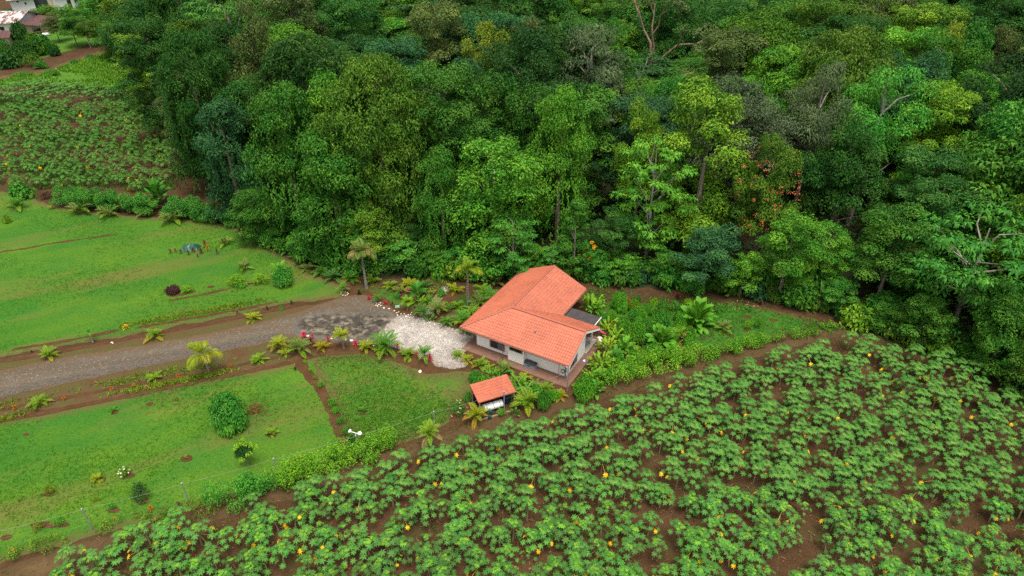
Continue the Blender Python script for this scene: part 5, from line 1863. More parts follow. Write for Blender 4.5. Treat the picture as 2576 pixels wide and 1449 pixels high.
# fuller planting of the side garden
rg = np.random.default_rng(91)
GP2 = [(1470, 770), (1560, 765), (1740, 775), (1760, 830), (1750, 890), (1620, 925), (1560, 945), (1500, 985), (1480, 960), (1530, 900), (1560, 850), (1500, 800)]
GLM = [((1489, 785), 'heliconia behind the canopy'), ((1528, 838), 'heliconia by the roof corner'), ((1511, 932), 'big heliconia mass'), ((1552, 778), 'upright round bush'), ((1598, 862), 'largest round bush'), ((1661, 876), 'nearer giant plant'), ((1750, 820), 'farther giant plant'), ((1598, 902), 'feathery palm'), ((1722, 858), 'pink bromeliads'), ((1612, 784), 'narrow red cordyline'), ((1645, 902), 'bush below the giant plant'), ((1547, 919), 'darker paddle-leaf plant'), ((1703, 752), 'dark red bromeliad')]
got, seen = [], {}
while len(got) < 40:
    x, y = rg.uniform(1470, 1765), rg.uniform(762, 985)
    if not inpoly(x, y, GP2) or any(math.hypot(x - q[0], (y - q[1]) * 1.5) < 19 for q in got):
        continue
    hl = HL(G(x, y))
    if hl.x < 13.2 and hl.y < 11.0:
        continue
    got.append((x, y))
    w = rg.uniform(24, 42)
    k = ['bush', 'openbush', 'coarse'][int(rg.integers(3))]
    c = ['br', 'mid', 'lime', 'br'][int(rg.integers(4))]
    lab = None
    for g in sorted(GLM, key=lambda g: math.hypot(x - g[0][0], y - g[0][1]))[:5]:
        b_ = f'{"smaller" if w < 31 else "bigger"} {dict(br="bright", mid="mid green", lime="light green")[c]} {dict(bush="dense", openbush="airy", coarse="coarse")[k]} shrub {"above" if y < g[0][1] else "below"} the {g[1]}'
        if lab is None and b_ not in seen:
            lab = b_
    seen[lab] = 1
    bush(x, y, w, w * rg.uniform(.7, 1.0), k, vary(GR[c], .15), lab or b_)
# small standard trees
r = bush(625, 1172, 50, 62, 'bush', GR['dk'], 'little standard tree with bright tips standing at the fence', stem=1.15, name='small_tree', cat='tree')
m = MB()
rg = np.random.default_rng(8)
for q in range(12):
    clump(m, rg, np.array([rg.normal() * .45 - .2, rg.normal() * .4, 2.35 + rg.uniform(-.1, .35)]), .24, 26, .2, .8, .2, -.2, .6)
m.obj('bright_tips', FOL_S, r, color=GR['lime'])
r = bush(586, 562, 62, 56, 'openbush', C['blue'], 'thin feathery small tree on a bare stem at the end of the clipped hedge', stem=1.6, name='small_tree', cat='tree')


# rosettes: cordylines, crotons, bromeliads
def rosette_mesh(seed, n, wid, e_lo, e_hi, ln=(.7, 1.0)):
    rg = np.random.default_rng(seed)
    m = MB()
    for i in range(n):
        a = i * 2.4 + rg.normal() * .2
        e = R(e_hi + (e_lo - e_hi) * i / n)
        L = rg.uniform(*ln)
        d = np.array([math.cos(a) * math.cos(e), math.sin(a) * math.cos(e), math.sin(e)])
        s = np.array([-math.sin(a), math.cos(a), 0]) * wid
        b = np.array([0, 0, .25 * (1 - i / n)])
        mid = b + d * L * .55
        tip = b + d * L - np.array([0, 0, .22 * L])
        m.add([b - s * .3, mid - s, tip, mid + s, b + s * .3], [(0, 1, 2, 3, 4)], float(np.clip(.5 + rg.normal() * .2, 0, 1)))
    return m.mesh('rosette', FOL_S)


RO = [rosette_mesh(1, 26, .10, 5, 80), rosette_mesh(2, 22, .12, -10, 75), rosette_mesh(3, 30, .07, 10, 85)]
RC = dict(red=(.52, .018, .06), dred=(.16, .02, .03), pink=(.50, .21, .15), croton=(.42, .13, .012), brown=(.17, .09, .045), gold=(.42, .27, .015), dark=(.04, .03, .02), lime=(.15, .22, .012))


def rosette(x, y, w, h, col, label, stem=0.0, name='cordyline', cat='plant', group='red-leaved plants'):
    p = G(x, y)
    s = mpp(p)
    r = empty(name, p, random.uniform(0, 6.28), label, cat, group)
    k = w * s * .62
    if stem:
        MB().tube([(0, 0, -.02), (.02, 0, stem)], .03, 5).obj('stem', BARK, r)
    put('leaf_rosette', random.choice(RO), r, (0, 0, stem), sc=(k, k, max(.15, h * s / .8 - stem) * .95), color=vary(RC[col], .1))
    return r


RL = [
    (766, 850, 18, 20, 'red', 'pink-red cordyline in the border beside a white boulder', .2), (787, 853, 12, 16, 'red', 'small pink-red cordyline next to the boulder in the border', .2), (826, 859, 12, 16, 'red', 'pink-red cordyline between the golden palms of the border', .15),
    (895, 869, 16, 16, 'red', 'pink-red cordyline beside the long white stone', .15), (1001, 876, 16, 20, 'red', 'pink-red cordyline at the middle of the white gravel edge', .2), (1049, 892, 14, 14, 'red', 'pink-red cordyline near the fresh green palm', .1),
    (1082, 906, 18, 20, 'red', 'pink-red cordyline at the tip of the white gravel', .1), (929, 754, 13, 13, 'red', 'pink-red cordyline beside the gravel turning area', .1), (969, 767, 14, 12, 'red', 'pink-red cordyline behind the white stones', .1),
    (771, 866, 18, 24, 'dred', 'dark red cordyline in front of the pink-red ones', .3), (784, 868, 16, 24, 'dred', 'second dark red cordyline in front of the pink-red ones', .3),
    (904, 741, 16, 14, 'dark', 'dark croton at the top of the gravel turning area', 0), (1026, 742, 16, 22, 'pink', 'pinkish bromeliad on a stem in the garden behind the palms', .5), (1045, 752, 14, 16, 'pink', 'pinkish bromeliad at the foot of the traveller plant', .1),
    (1044, 782, 14, 14, 'dred', 'dark red bromeliad beside the dark stiff palm', .1), (988, 768, 12, 14, 'brown', 'brown croton near the small green sign', .1), (1009, 742, 14, 12, 'dred', 'dark brown-red croton on the soil below the forest', .1),
    (1703, 752, 24, 18, 'dred', 'dark red bromeliad under the forest edge', .1), (1578, 760, 14, 14, 'red', 'bright red bromeliad beside the upright round bush', .1), (1912, 768, 18, 16, 'dred', 'dark red bromeliad near the fallen petals', .1),
    (1612, 784, 10, 16, 'red', 'narrow red cordyline behind the largest round bush', .2), (1735, 838, 22, 20, 'pink', 'pink bromeliad, upper one beside the feathery palm', .1), (1722, 858, 26, 22, 'pink', 'pink bromeliad, lower one beside the feathery palm', .1),
    (1720, 882, 20, 12, 'pink', 'low pink bromeliad at the garden hedge', 0), (39, 1030, 14, 14, 'croton', 'orange croton on the ditch bank, outermost', .1), (106, 1016, 12, 12, 'gold', 'golden croton at the foot of the lower palm tuft', .1),
    (163, 1006, 12, 12, 'croton', 'orange croton just past the lower palm tuft', .1), (283, 983, 12, 14, 'croton', 'rust-orange croton midway along the ditch bank', .1), (338, 973, 12, 10, 'gold', 'golden croton midway along the ditch bank', .1),
    (370, 978, 12, 12, 'pink', 'pale pinkish croton on the ditch bank', .1), (449, 950, 12, 14, 'croton', 'orange croton near the tall yellow palm', .1), (579, 925, 12, 12, 'croton', 'orange-red croton past the tall yellow palm', .1),
    (81, 887, 10, 9, 'dark', 'dark small croton above the drive', 0), (598, 790, 14, 14, 'brown', 'brownish croton above the drive near the damp patch', .1), (734, 765, 12, 12, 'dark', 'dark croton on the verge above the damp patch', .1),
    (673, 780, 13, 13, 'dark', 'greyish dark croton on the verge', .1), (743, 932, 13, 13, 'dark', 'dark croton at the corner of the lower lawn', .1), (381, 1284, 14, 18, 'croton', 'red croton in the weeds along the fence', .1), (452, 1274, 18, 18, 'brown', 'brown croton in the weeds by the fence post', .1),
    (317, 826, 20, 12, 'gold', 'pale star-shaped plant on the strip above the drive', 0),
]
for x, y, w, h, c, lab, st in RL:
    rosette(x, y, w, h, c, lab, st)
# brown crotons round the tarpaulin
for x, y, w, h, c, lab in [(518, 622, 22, 22, 'brown', 'tallest brown croton at the end of the green tarpaulin'), (430, 637, 14, 14, 'brown', 'outermost small brown croton before the green tarpaulin'), (442, 634, 12, 12, 'brown', 'small brown croton second from the outer end'), (456, 638, 13, 14, 'brown', 'small brown croton near the tarpaulin corner'),
                           (475, 641, 14, 14, 'brown', 'brown croton before the middle of the tarpaulin'), (487, 634, 14, 16, 'brown', 'taller brown croton against the tarpaulin'), (507, 638, 20, 20, 'brown', 'bushy brown croton at the near tarpaulin end'), (524, 632, 14, 20, 'gold', 'yellowish croton beside the tallest brown one'),
                           (547, 640, 12, 20, 'brown', 'lone brown croton away from the tarpaulin'), (498, 646, 10, 10, 'brown', 'lowest brown croton in front of the tarpaulin')]:
    rosette(x, y, w, h, c, lab, .1, 'croton', 'plant', 'crotons round the tarpaulin')
p = G(481, 626)
s = mpp(p)
m = MB()
n_ = 9
V = []
for j in range(5):
    for i in range(n_):
        u, v = i / (n_ - 1) - .5, j / 4 - .5
        V.append((u * 42 * s + .1 * math.sin(9 * v), v * 1.5, max(0.02, .75 * (1 - (2 * v) ** 2) * (1 - (1.9 * u) ** 4) + .08 * math.sin(13 * u + 5 * v))))
m.add(V, [(j * n_ + i, j * n_ + i + 1, (j + 1) * n_ + i + 1, (j + 1) * n_ + i) for j in range(4) for i in range(n_ - 1)])
m.add([(a, b, -.01) for a, b, c_ in V], [(j * n_ + i, (j + 1) * n_ + i, (j + 1) * n_ + i + 1, j * n_ + i + 1) for j in range(4) for i in range(n_ - 1)])
o = m.obj('tarpaulin', M_TEAL, loc=p, rot=(0, 0, R(12)))
tag(o, 'crumpled green tarpaulin lying over a heap on the upper lawn', 'tarpaulin')


# hedges
def hedge(pts, hs, ws, col, label, leaf=.17, dens=1.0, tint=.5, flowers=None):
    m = MB()
    rg = np.random.default_rng(len(label) * 7)
    P = [G(*p) for p in pts]
    c0 = P[len(P) // 2]
    fl = MB()
    for i in range(len(P) - 1):
        L = (P[i + 1] - P[i]).length
        k = max(1, int(L / .55 * dens))
        for q in range(k):
            t_ = (q + rg.random()) / k
            c = P[i] + (P[i + 1] - P[i]) * t_ - c0
            h = (hs[i] + (hs[i + 1] - hs[i]) * t_) * rg.uniform(.75, 1.15)
            w = ws[i] + (ws[i + 1] - ws[i]) * t_
            for zz in (h * .72, h * .35):
                rc = min(.75, .36 * max(h, .5) + .12) * rg.uniform(.8, 1.15)
                a = np.array([c.x + rg.uniform(-.5, .5) * max(.1, w - rc), c.y + rg.uniform(-.5, .5) * max(.1, w - rc), zz])
                clump(m, rg, a, rc, int(150 * dens * (rc / .6) ** 2) + 20, leaf, .9, .3, -.6, float(np.clip(tint + rg.normal() * .12, 0, 1)), aspect=.6)
                if flowers is not None and rg.random() < flowers[1]:
                    clump(fl, rg, a + np.array([rg.normal() * .3, rg.normal() * .3, rc * .8]), .07, 7, .11, .8, 0, -.4, .5, aspect=.9)
    r = empty('hedge', c0, 0, label, 'hedge')
    m.obj('foliage', FOL_S, r, color=col)
    if flowers is not None:
        fl.obj('flowers', FOL_S, r, color=flowers[0])


hedge([(165, 515), (215, 524), (270, 530), (330, 535), (385, 538)], [2.9, 3.1, 3.1, 3.0, 2.9], [3.0] * 5, (.048, .190, .020), 'long clipped green hedge dividing the far field from the upper lawn', .18, 1.7)
hedge([(430, 540), (470, 546), (515, 553), (560, 560), (590, 568)], [2.9, 3.1, 3.0, 2.8, 2.3], [3.0] * 5, (.045, .180, .020), 'shorter clipped hedge between the paddle-leaf plant and the forest', .18, 1.7)
hedge([(545, 1272), (590, 1262), (650, 1244), (690, 1228)], [1.8, 2.6, 2.6, 2.2], [2.4, 2.9, 2.8, 2.4], (.058, .235, .022), 'dense dark green end of the low hedge along the fence', .15, 1.2, .5, ((.5, .09, .02), .04))
hedge([(690, 1228), (760, 1204), (830, 1182), (900, 1158), (950, 1142), (982, 1132)], [2.4, 2.3, 2.3, 2.4, 2.3, 1.8], [2.8] * 6, (.115, .275, .015), 'light green flowering hedge along the fence below the lamp post', .15, 1.2, .5, ((.5, .10, .02), .06))
hedge([(1556, 958), (1610, 943), (1665, 928), (1715, 914), (1765, 900)], [2.3, 2.4, 2.3, 2.2, 2.1], [2.8, 2.8, 2.8, 2.6, 2.4], (.110, .275, .015), 'thick light green hedge along the garden side of the dirt track', .15, 1.1, .5, ((.42, .30, .02), .06))
hedge([(1765, 900), (1830, 884), (1890, 870), (1945, 858)], [1.6, 1.5, 1.3, 1.3], [2.4] * 4, (.100, .255, .016), 'thinner middle stretch of the garden hedge', .15, 1.0)
hedge([(1955, 857), (2020, 843), (2090, 828), (2125, 822)], [1.1, .9, .7, .5], [1.9] * 4, (.095, .23, .016), 'low weedy end of the garden hedge towards the forest', .15, .8)
hedge([(-60, 1400), (60, 1392), (160, 1366), (240, 1342), (320, 1326), (400, 1302), (480, 1284), (540, 1272)], [.7, .8, .9, .7, .8, .6, .7, .9], [2.2] * 8, (.105, .19, .016), 'low strip of flowering weeds along the fence beside the track', .14, .7, .5, ((.5, .12, .02), .07))

# stones
STONES = []
rg = np.random.default_rng(21)
for k in range(3):
    m = MB()
    V = []
    for i, (zz, rr) in enumerate(((0, .75), (.35, 1.0), (.7, .8), (.95, .35))):
        for q in range(7):
            w = 2 * math.pi * q / 7
            j = rg.uniform(.8, 1.2)
            V.append((rr * j * math.cos(w), rr * j * math.sin(w) * .75, zz * .6 * rg.uniform(.85, 1.1)))
    m.add(V, [(i * 7 + q, i * 7 + (q + 1) % 7, (i + 1) * 7 + (q + 1) % 7, (i + 1) * 7 + q) for i in range(3) for q in range(7)] + [tuple(range(21, 28))])
    STONES.append(m.mesh('stone', plain('white_stone', (.66, .62, .55), .8, var=.15, scale=2)))
    pass


def stone(x, y, w, label, group='white border stones', loc=None):
    p = G(x, y)
    k = w * mpp(p) * .5
    o = put('stone', random.choice(STONES), None, (p.x, p.y, .01), (0, 0, random.uniform(0, 6.28)), (k, k, k * .9))
    tag(o, label, 'stone', group)


for i in range(9):
    w = i * .7
    stone(867 + 9 * math.cos(w), 739 + 4.5 * math.sin(w), 3.6, 'white stone of the little ring round the slim young palm')
for x, y in [(947, 763), (953, 766), (957, 762), (950, 770), (958, 769), (946, 768)]:
    stone(x, y, 4.5, 'white stone round the small dark palm between the cordylines')
for x, y, w in [(966, 775, 6), (979, 777, 5), (992, 782, 5), (998, 787, 4), (1003, 785, 4), (1000, 793, 5), (1009, 790, 4)]:
    stone(x, y, w, 'white stone edging the damp end of the drive')
for x, y, w in [(1021, 796, 6), (1027, 792, 4), (1033, 791, 4), (1030, 799, 4), (1017, 790, 4), (1036, 786, 3.5)]:
    stone(x, y, w, 'white stone in the cluster at the foot of the dark stiff palm')
for x, y, w in [(1063, 802, 4), (1067, 806, 4.5), (1072, 809, 3.5), (1075, 813, 4.5), (1081, 812, 4), (1093, 816, 5), (1110, 819, 5), (1121, 822, 5), (1130, 826, 4), (1140, 830, 4)]:
    stone(x, y, w, 'white stone edging the bed on the house side of the white gravel')
stone(774, 846, 9, 'round white boulder beside the pink-red cordyline')
stone(884, 857, 11, 'long white stone lying in the border opposite the damp patch')
for x, y, w in [(834, 852, 5), (870, 855, 5), (925, 857, 4), (940, 870, 4), (1016, 872, 4), (1032, 883, 4)]:
    stone(x, y, w, 'small white stone among the palms of the border')
stone(1057, 935, 11, 'flat white rock lying alone on the rough lawn')
for x, y, w in [(281, 862, 6), (284, 864, 4)]:
    stone(x, y, w, 'pale stone lying in the ditch above the drive')
m = MB()
m.box((0, 0, .25), (.5, .06, .3))
m.box((0, .02, .06), (.06, .05, .2))
o = m.obj('garden_sign', plain('mint_paint', (.30, .62, .45), .5), loc=G(1000, 776), rot=(0, 0, .3))
tag(o, 'small mint green board standing among the white stones', 'sign')
for (u, v, k) in ((13.0, 7.9, .45), (12.6, 8.3, .35), (13.3, 7.4, .3), (12.3, 8.6, .3)):
    o = put('rock', STONES[0], None, HW(u, v, 0.02), (0, 0, u), (k, k, k * .9))
    tag(o, 'grey-brown rock at the far corner of the terrace', 'rock', 'rocks at the terrace corner')
m = MB()
rg = np.random.default_rng(31)
n = 260
Pp = np.stack([rg.normal(size=n) * .75, rg.normal(size=n) * .55, np.abs(rg.normal(size=n)) * .22 + .05], 1)
m.quads(leaves(Pp, unit(rg.normal(size=(n, 3)) + UP), .5, rg, .08, .5), np.clip(.5 + rg.normal(size=n) * .2, 0, 1))
tag(m.obj('brush_pile', FOL_S, loc=G(640, 1034), color=(.16, .085, .03)), 'heap of dry brown cuttings beside the big lawn bush', 'brush pile')

# loose pebbles and grass, too many to count
def scatter_stones(name, poly, n, lo, hi, mat, label, seed, near=None):
    rg = np.random.default_rng(seed)
    A = np.array([(p[0], p[1]) for p in poly])
    l, h = A.min(0), A.max(0)
    m = MB()
    k = 0
    while k < n:
        x, y = rg.uniform(l[0], h[0]), rg.uniform(l[1], h[1])
        if not inpoly(x, y, poly):
            continue
        if near is not None and math.sin(x * .5 + y * .3) + rg.normal() * .6 < near:
            continue
        r_ = rg.uniform(lo, hi)
        a = rg.uniform(0, 6.28)
        q = [(x + r_ * math.cos(a + w), y + r_ * .7 * math.sin(a + w), .03) for w in (0, 1.57, 3.14, 4.71)]
        m.add(q + [(x, y, .035 + r_ * .8)], [(0, 1, 4), (1, 2, 4), (2, 3, 4), (3, 0, 4)], float(rg.random()))
        k += 1
    tag(m.obj(name, mat), label, 'gravel', kind='stuff')


M_PEB = plain('pale_pebbles', (.48, .44, .375), .85, var=.35, scale=5)
M_PEBG = plain('grey_pebbles', (.115, .10, .085), .85, var=.5, scale=4)
M_ROADP = plain('drive_pebbles', (.145, .12, .09), .85, var=.4, scale=4)
M_PEBD = plain('dark_pebbles', (.19, .155, .165), .85, var=.5, scale=4)
scatter_stones('white_pebbles', wg_o, 5600, .02, .055, M_PEB, 'loose white pebbles of the gravel yard', 1)
scatter_stones('dark_pebbles', wg_o, 4200, .02, .06, M_PEBD, 'greyish pebbles mixed into the white gravel yard', 2, .1)
scatter_stones('grey_pebbles', band([(-60, 1008), (150, 957), (330, 921), (480, 890), (600, 866), (700, 845)], 1.3), 4200, .035, .085, M_PEBG, 'ridge of dark loose gravel along the edge of the drive', 3)
scatter_stones('road_pebbles', road_o, 2200, .025, .055, M_ROADP, 'loose grey stones on the gravel drive', 4)

def grass(name, polys, n, hgt, col, label, seed, excl=()):
    rg = np.random.default_rng(seed)
    m = MB()
    P = []
    for poly, share in polys:
        A = np.array([(p[0], p[1]) for p in poly])
        l, h = A.min(0), A.max(0)
        k = 0
        while k < n * share:
            x, y = rg.uniform(l[0], h[0]), rg.uniform(l[1], h[1])
            if not inpoly(x, y, poly) or math.sin(x * .31 + 2 * math.sin(y * .23)) + math.sin(y * .47 + x * .13) + rg.normal() * .7 < .1:
                continue
            k += 1
            for q in range(3):
                P.append((x + rg.normal() * .09, y + rg.normal() * .09, hgt * .35))
    P = np.array(P)
    N = unit(rg.normal(size=(len(P), 3)) * np.array([1, 1, .25]) + UP * .45)
    m.quads(leaves(P, N, hgt * rg.uniform(.8, 1.6, len(P)), rg, .22, -.8), np.clip(.5 + rg.normal(size=len(P)) * .2, 0, 1))
    tag(m.obj(name, FOL_S, color=col), label, 'grass', kind='stuff')


grass('grass', [(up_o, .5), (lo_o, .5)], 15000, .16, (.058, .180, .011), 'short grass tufts of the mown lawns', 5)
grass('rough_grass', [(smooth_pts(D(MIDL)), 1.0)], 3600, .2, (.070, .185, .015), 'rougher grass tufts of the lawn beside the shed', 6)
grass('garden_grass', [(gl_o, 1.0)], 2500, .2, (.050, .185, .014), 'grass of the garden lawn', 7)
grass('ditch_grass', [(band([(-60, 1076), (100, 1028), (230, 1002), (330, 984), (450, 960), (560, 938), (640, 922), (740, 905)], .75), .5), (band([(-60, 1040), (100, 1000), (330, 955), (540, 915), (700, 885)], 1.2), .2),
                      (band([(300, 822), (420, 802), (520, 784), (620, 766), (700, 748)], .9), .3)], 1500, .3, (.13, .185, .014), 'yellowish grass growing along the ditches of the drive', 8)
grass('track_weeds', [(band([(-60, 1462), (200, 1378), (560, 1290), (860, 1190), (1200, 1082), (1430, 1012), (1560, 970), (1850, 893), (2120, 832)], 3.4), 1.0)], 1100, .2, (.10, .10, .022), 'sparse dry weeds on the dirt track', 9)
LUSH = D([(-60, 214), (40, 202), (95, 192), (185, 162), (320, 124), (370, 118), (385, 170), (385, 235), (250, 226), (125, 214), (-60, 228)])
grass('lush_weeds', [(LUSH, 1.0)], 9000, .75, (.085, .21, .014), 'waist-high lush bright weeds at the far end of the field', 10)
grass('bed_weeds', [([tuple(G(*p)[:2]) for p in [(1480, 728), (1600, 738), (1750, 752), (1950, 782), (2130, 824), (2090, 836), (1900, 790), (1740, 784), (1560, 772), (1480, 770)]], .7), ([tuple(G(*p)[:2]) for p in BEDS[0]], .3)], 1500, .26, (.055, .175, .016), 'low weeds on the soil under the forest edge', 14)
petal = MB()
rg = np.random.default_rng(12)
for i in range(46):
    p = G(1862 + rg.normal() * 34, 772 + rg.normal() * 7)
    petal.quads(leaves(np.array([[p.x, p.y, .05]]), unit(UP[None] + rg.normal(size=(1, 3)) * .2), .22, rg, .6, 0), .5)
tag(petal.obj('fallen_petals', FOL_S, color=(.5, .30, .18)), 'pinkish fallen petals scattered on the soil of the garden lawn', 'petals', kind='stuff')

# ------------------------------------------------------------------ papaya field
def papaya_leaf(seed, e0=50, reach=.62, rad=.36, tilt=25, droop=.28, petiole=True, lobes=7):
    """petiole and lobed blade; origin at the stem, blade reaching along +x"""
    rg = np.random.default_rng(seed)
    m = MB()
    c = np.array([reach * math.cos(R(e0)), 0, reach * math.sin(R(e0))])
    if petiole:
        s = np.array([0, .011, 0])
        m.add([-s, s, c + s * .7, c - s * .7], [(0, 1, 2, 3)], .95)
    tl = R(tilt)
    ax = np.array([math.cos(tl), 0, -math.sin(tl)])
    ay = np.array([0, 1.0, 0])
    an = np.array([math.sin(tl), 0, math.cos(tl)])
    out = []
    for i in range(lobes):
        a0 = R(-152 + 304 * i / (lobes - 1))
        k = (.72 + .28 * math.cos(a0 * .55)) * rg.uniform(.92, 1.08)
        for da, rr in ((-22, .40), (-12, .78), (-6, .72), (0, 1.0), (6, .72), (12, .78)):
            out.append((a0 + R(da), rr * k * rad))
    V = [c + an * .0]
    for a, r_ in out:
        q = r_ / rad
        V.append(c + ax * math.cos(a) * r_ + ay * math.sin(a) * r_ - an * droop * rad * q * q + an * rad * .05 * math.sin(a * 7))
    n = len(out)
    for i in range(n - 1):
        m.add([V[0], V[1 + i], V[2 + i]], [(0, 1, 2)], float(np.clip(.47 + rg.normal() * .08, 0, 1)))
    for i in range(lobes):
        tp = V[1 + i * 6 + 3]
        d = tp - c
        pr = np.cross(an, d / np.linalg.norm(d)) * rad * .018
        m.add([c + pr + an * .008, c + d * .62 + an * .006, c - pr + an * .008], [(0, 2, 1)], .9)
    return m


LEAF_P = []
for sd_, e0, rch, rad, tlt in ((1, 64, .56, .30, 0), (2, 48, .70, .335, 8), (3, 33, .82, .35, 14), (4, 16, .88, .345, 22), (5, -4, .86, .32, 34)):
    LEAF_P.append(papaya_leaf(sd_, e0, rch, rad, tlt).mesh('papaya_leaf', FOL_S))
YL_P = papaya_leaf(9, -14, 1.08, .32, 42, .45).mesh('papaya_leaf_old', FOL_S)
TOPS = []
for v in range(3):
    m = MB()
    rg = np.random.default_rng(200 + v)
    for k in range(11):
        q = papaya_leaf(210 + v * 11 + k, rg.uniform(46, 84), rg.uniform(.25, .58), rg.uniform(.16, .26), rg.uniform(-15, 20))
        a = k * 2.4 + rg.normal() * .2
        Vq = np.concatenate(q.v)
        cs, sn = math.cos(a), math.sin(a)
        Vr = np.stack([Vq[:, 0] * cs - Vq[:, 1] * sn, Vq[:, 0] * sn + Vq[:, 1] * cs, Vq[:, 2] + .04 * k / 9], 1)
        b = m.n
        m.v.append(Vr)
        m.f.extend([tuple(i + b for i in f) for f in q.f])
        m.t.extend([min(1, t_ * 1.2 + .12) for t_ in q.t])
        m.s.extend(q.s)
        m.n += len(Vr)
    TOPS.append(m.mesh('crown_top', FOL_S))
STM = []
for v in range(3):
    m = MB()
    rg = np.random.default_rng(300 + v)
    m.tube([(0, 0, -.1), (rg.normal() * .03, rg.normal() * .03, .4), (rg.normal() * .04, rg.normal() * .04, .75), (0, 0, 1.02)], [.075, .06, .05, .035], 7)
    STM.append(m.mesh('stem', STEM))
PAP_C = (.060, .170, .030)
PAP_T = (.100, .250, .024)
PAP_J = (.063, .176, .029)
PAP_Y = (.60, .43, .012)

FIELD = [(130, 1452), (330, 1384), (520, 1330), (700, 1285), (850, 1240), (1000, 1196), (1150, 1150), (1300, 1110), (1430, 1074), (1560, 1040), (1700, 992), (1880, 940), (2000, 912), (2120, 888), (2240, 898), (2360, 932), (2470, 978), (2560, 1035), (2720, 1130), (2800, 1600), (100, 1600)]
FW = [tuple(G(p[0], p[1] - 14)[:2]) for p in FIELD]
TRK = [tuple(G(*p)[:2]) for p in ((130, 1452), (520, 1330), (1000, 1196), (1430, 1074), (1880, 940), (2120, 888))]
rg = np.random.default_rng(41)
td = (Vector(TRK[-1]) - Vector(TRK[0])).normalized()
tn = Vector((td.y, -td.x))
o0 = Vector(TRK[0])
pap = []
row = 0
while row < 46:
    t_ = -20.0
    while t_ < 100:
        q = o0 + td * (t_ + rg.normal() * .4 + (row % 2) * .8) + tn * (row * 1.5 - .6 + rg.normal() * .42)
        t_ += 1.08 + rg.uniform(0, .55)
        if rg.random() < .05:
            t_ += 1.2
        if not inpoly(q.x, q.y, FW):
            continue
        px, py = to_px((q.x, q.y, 1.5))
        if -60 < px < 2640 and py < 1520:
            # bare gaps seen in the field
            if any(((px - gx) / gw) ** 2 + ((py - gy) / gh) ** 2 < 1 for gx, gy, gw, gh in ((1690, 1300, 60, 40), (1660, 1195, 34, 30), (2010, 1395, 60, 45), (2040, 1310, 40, 26), (1650, 1160, 30, 16), (2330, 1180, 30, 18), (1500, 1270, 26, 18))):
                continue
            pap.append((q.x, q.y, px, py, row))
    row += 1
pap.sort(key=lambda a: a[1])
print('papaya plants', len(pap))


ORD = ['first', 'second', 'third', 'fourth', 'fifth', 'sixth', 'seventh', 'eighth', 'ninth', 'tenth', 'eleventh', 'twelfth', 'thirteenth', 'fourteenth', 'fifteenth', 'sixteenth', 'seventeenth', 'eighteenth', 'nineteenth', 'twentieth']
ORD += ['twenty-' + o for o in ORD[:9]] + ['thirtieth'] + ['thirty-' + o for o in ORD[:9]] + ['fortieth'] + ['forty-' + o for o in ORD[:9]]
PLM = [((207, 1340), 'outermost post'), ((330, 1310), 'flowering weeds'), ((458, 1280), 'second post'), ((590, 1262), 'dark hedge'), ((690, 1228), 'third post'), ((800, 1192), 'light hedge'), ((901, 1130), 'lamp post'), ((985, 1132), 'hedge gap'), ((1084, 1137), 'trunk palm'),
       ((1198, 1070), 'orange-yellow palm'), ((1269, 1045), 'tool shed'), ((1366, 1030), 'dark shrub'), ((1429, 1000), 'corner post'), ((1509, 975), 'heliconia mass'), ((1600, 945), 'thick hedge'), ((1700, 915), 'pink bromeliads'), ((1800, 893), 'pale palm'), ((1900, 866), 'petal-strewn soil'),
       ((2000, 845), 'weedy hedge'), ((2110, 825), 'track end'), ((2250, 868), 'forest corner'), ((2388, 905), 'umbrella tree'), ((2500, 950), 'creeper mound')]
PLM = [((Vector(G(*a)[:2]) - o0).dot(td), b) for a, b in PLM]


def where(x, y, row):
    t = (Vector((x, y)) - o0).dot(td)
    lm = min(PLM, key=lambda a: abs(a[0] - t))
    rel = 'level with' if abs(t - lm[0]) < .9 else 'just past' if t > lm[0] else 'just before'
    return f'{ORD[row]} row from the track, {rel} the {lm[1]}'


GP = 'papaya plants in the large brown field'
for i, (x, y, px, py, prow) in enumerate(pap[:300]):
    h = float(np.clip(rg.normal(1.5, .25), .9, 2.1))
    small = rg.random() < .13
    k = rg.uniform(.5, .7) if small else rg.uniform(.86, 1.12)
    if small:
        h *= .62
    ny = int(rg.choice([0, 1, 2], p=[.34, .42, .24]))
    lab = f'{"small" if small else "tall" if h > 1.7 else "mid-sized"} {"yellow-leaved " if ny else ""}papaya in the {where(x, y, prow)}'
    r = empty('papaya_plant', (x, y, 0), float(rg.uniform(0, 6.28)), lab, 'papaya plant', GP)
    lean = rg.normal(size=2) * .06
    put('stem', STM[int(rg.integers(3))], r, (0, 0, 0), (lean[0], lean[1], 0), (k, k, h))
    tx, ty_ = math.sin(lean[1]) * h, -math.sin(lean[0]) * h
    put('crown_top', TOPS[int(rg.integers(3))], r, (tx, ty_, h), (0, 0, float(rg.uniform(0, 6))), k, vary(PAP_T, .14))
    nl = int(rg.integers(14, 18)) if not small else 9
    base = vary(PAP_C, .22)
    for q in range(nl):
        u = q / nl
        me = LEAF_P[min(4, int(u * 4.6 + rg.uniform(0, .8)))]
        put('leaf', me, r, (tx, ty_, h - .02 - .5 * u), (float(rg.normal() * .12), float(rg.normal() * .12), q * 2.4 + float(rg.normal() * .25)), k * float(rg.uniform(.85, 1.12)), vary(base, .1))
    for q in range(ny):
        a = put('leaf', YL_P, r, (tx, ty_, h - .3), (0, float(rg.normal() * .15), float(rg.uniform(0, 6.28))), k * .85, vary(PAP_Y, .15))
        a['label'] = 'yellow wilted leaf'


M_YLEAF = plain('yellow_leaf', PAP_Y, .6, var=.2)


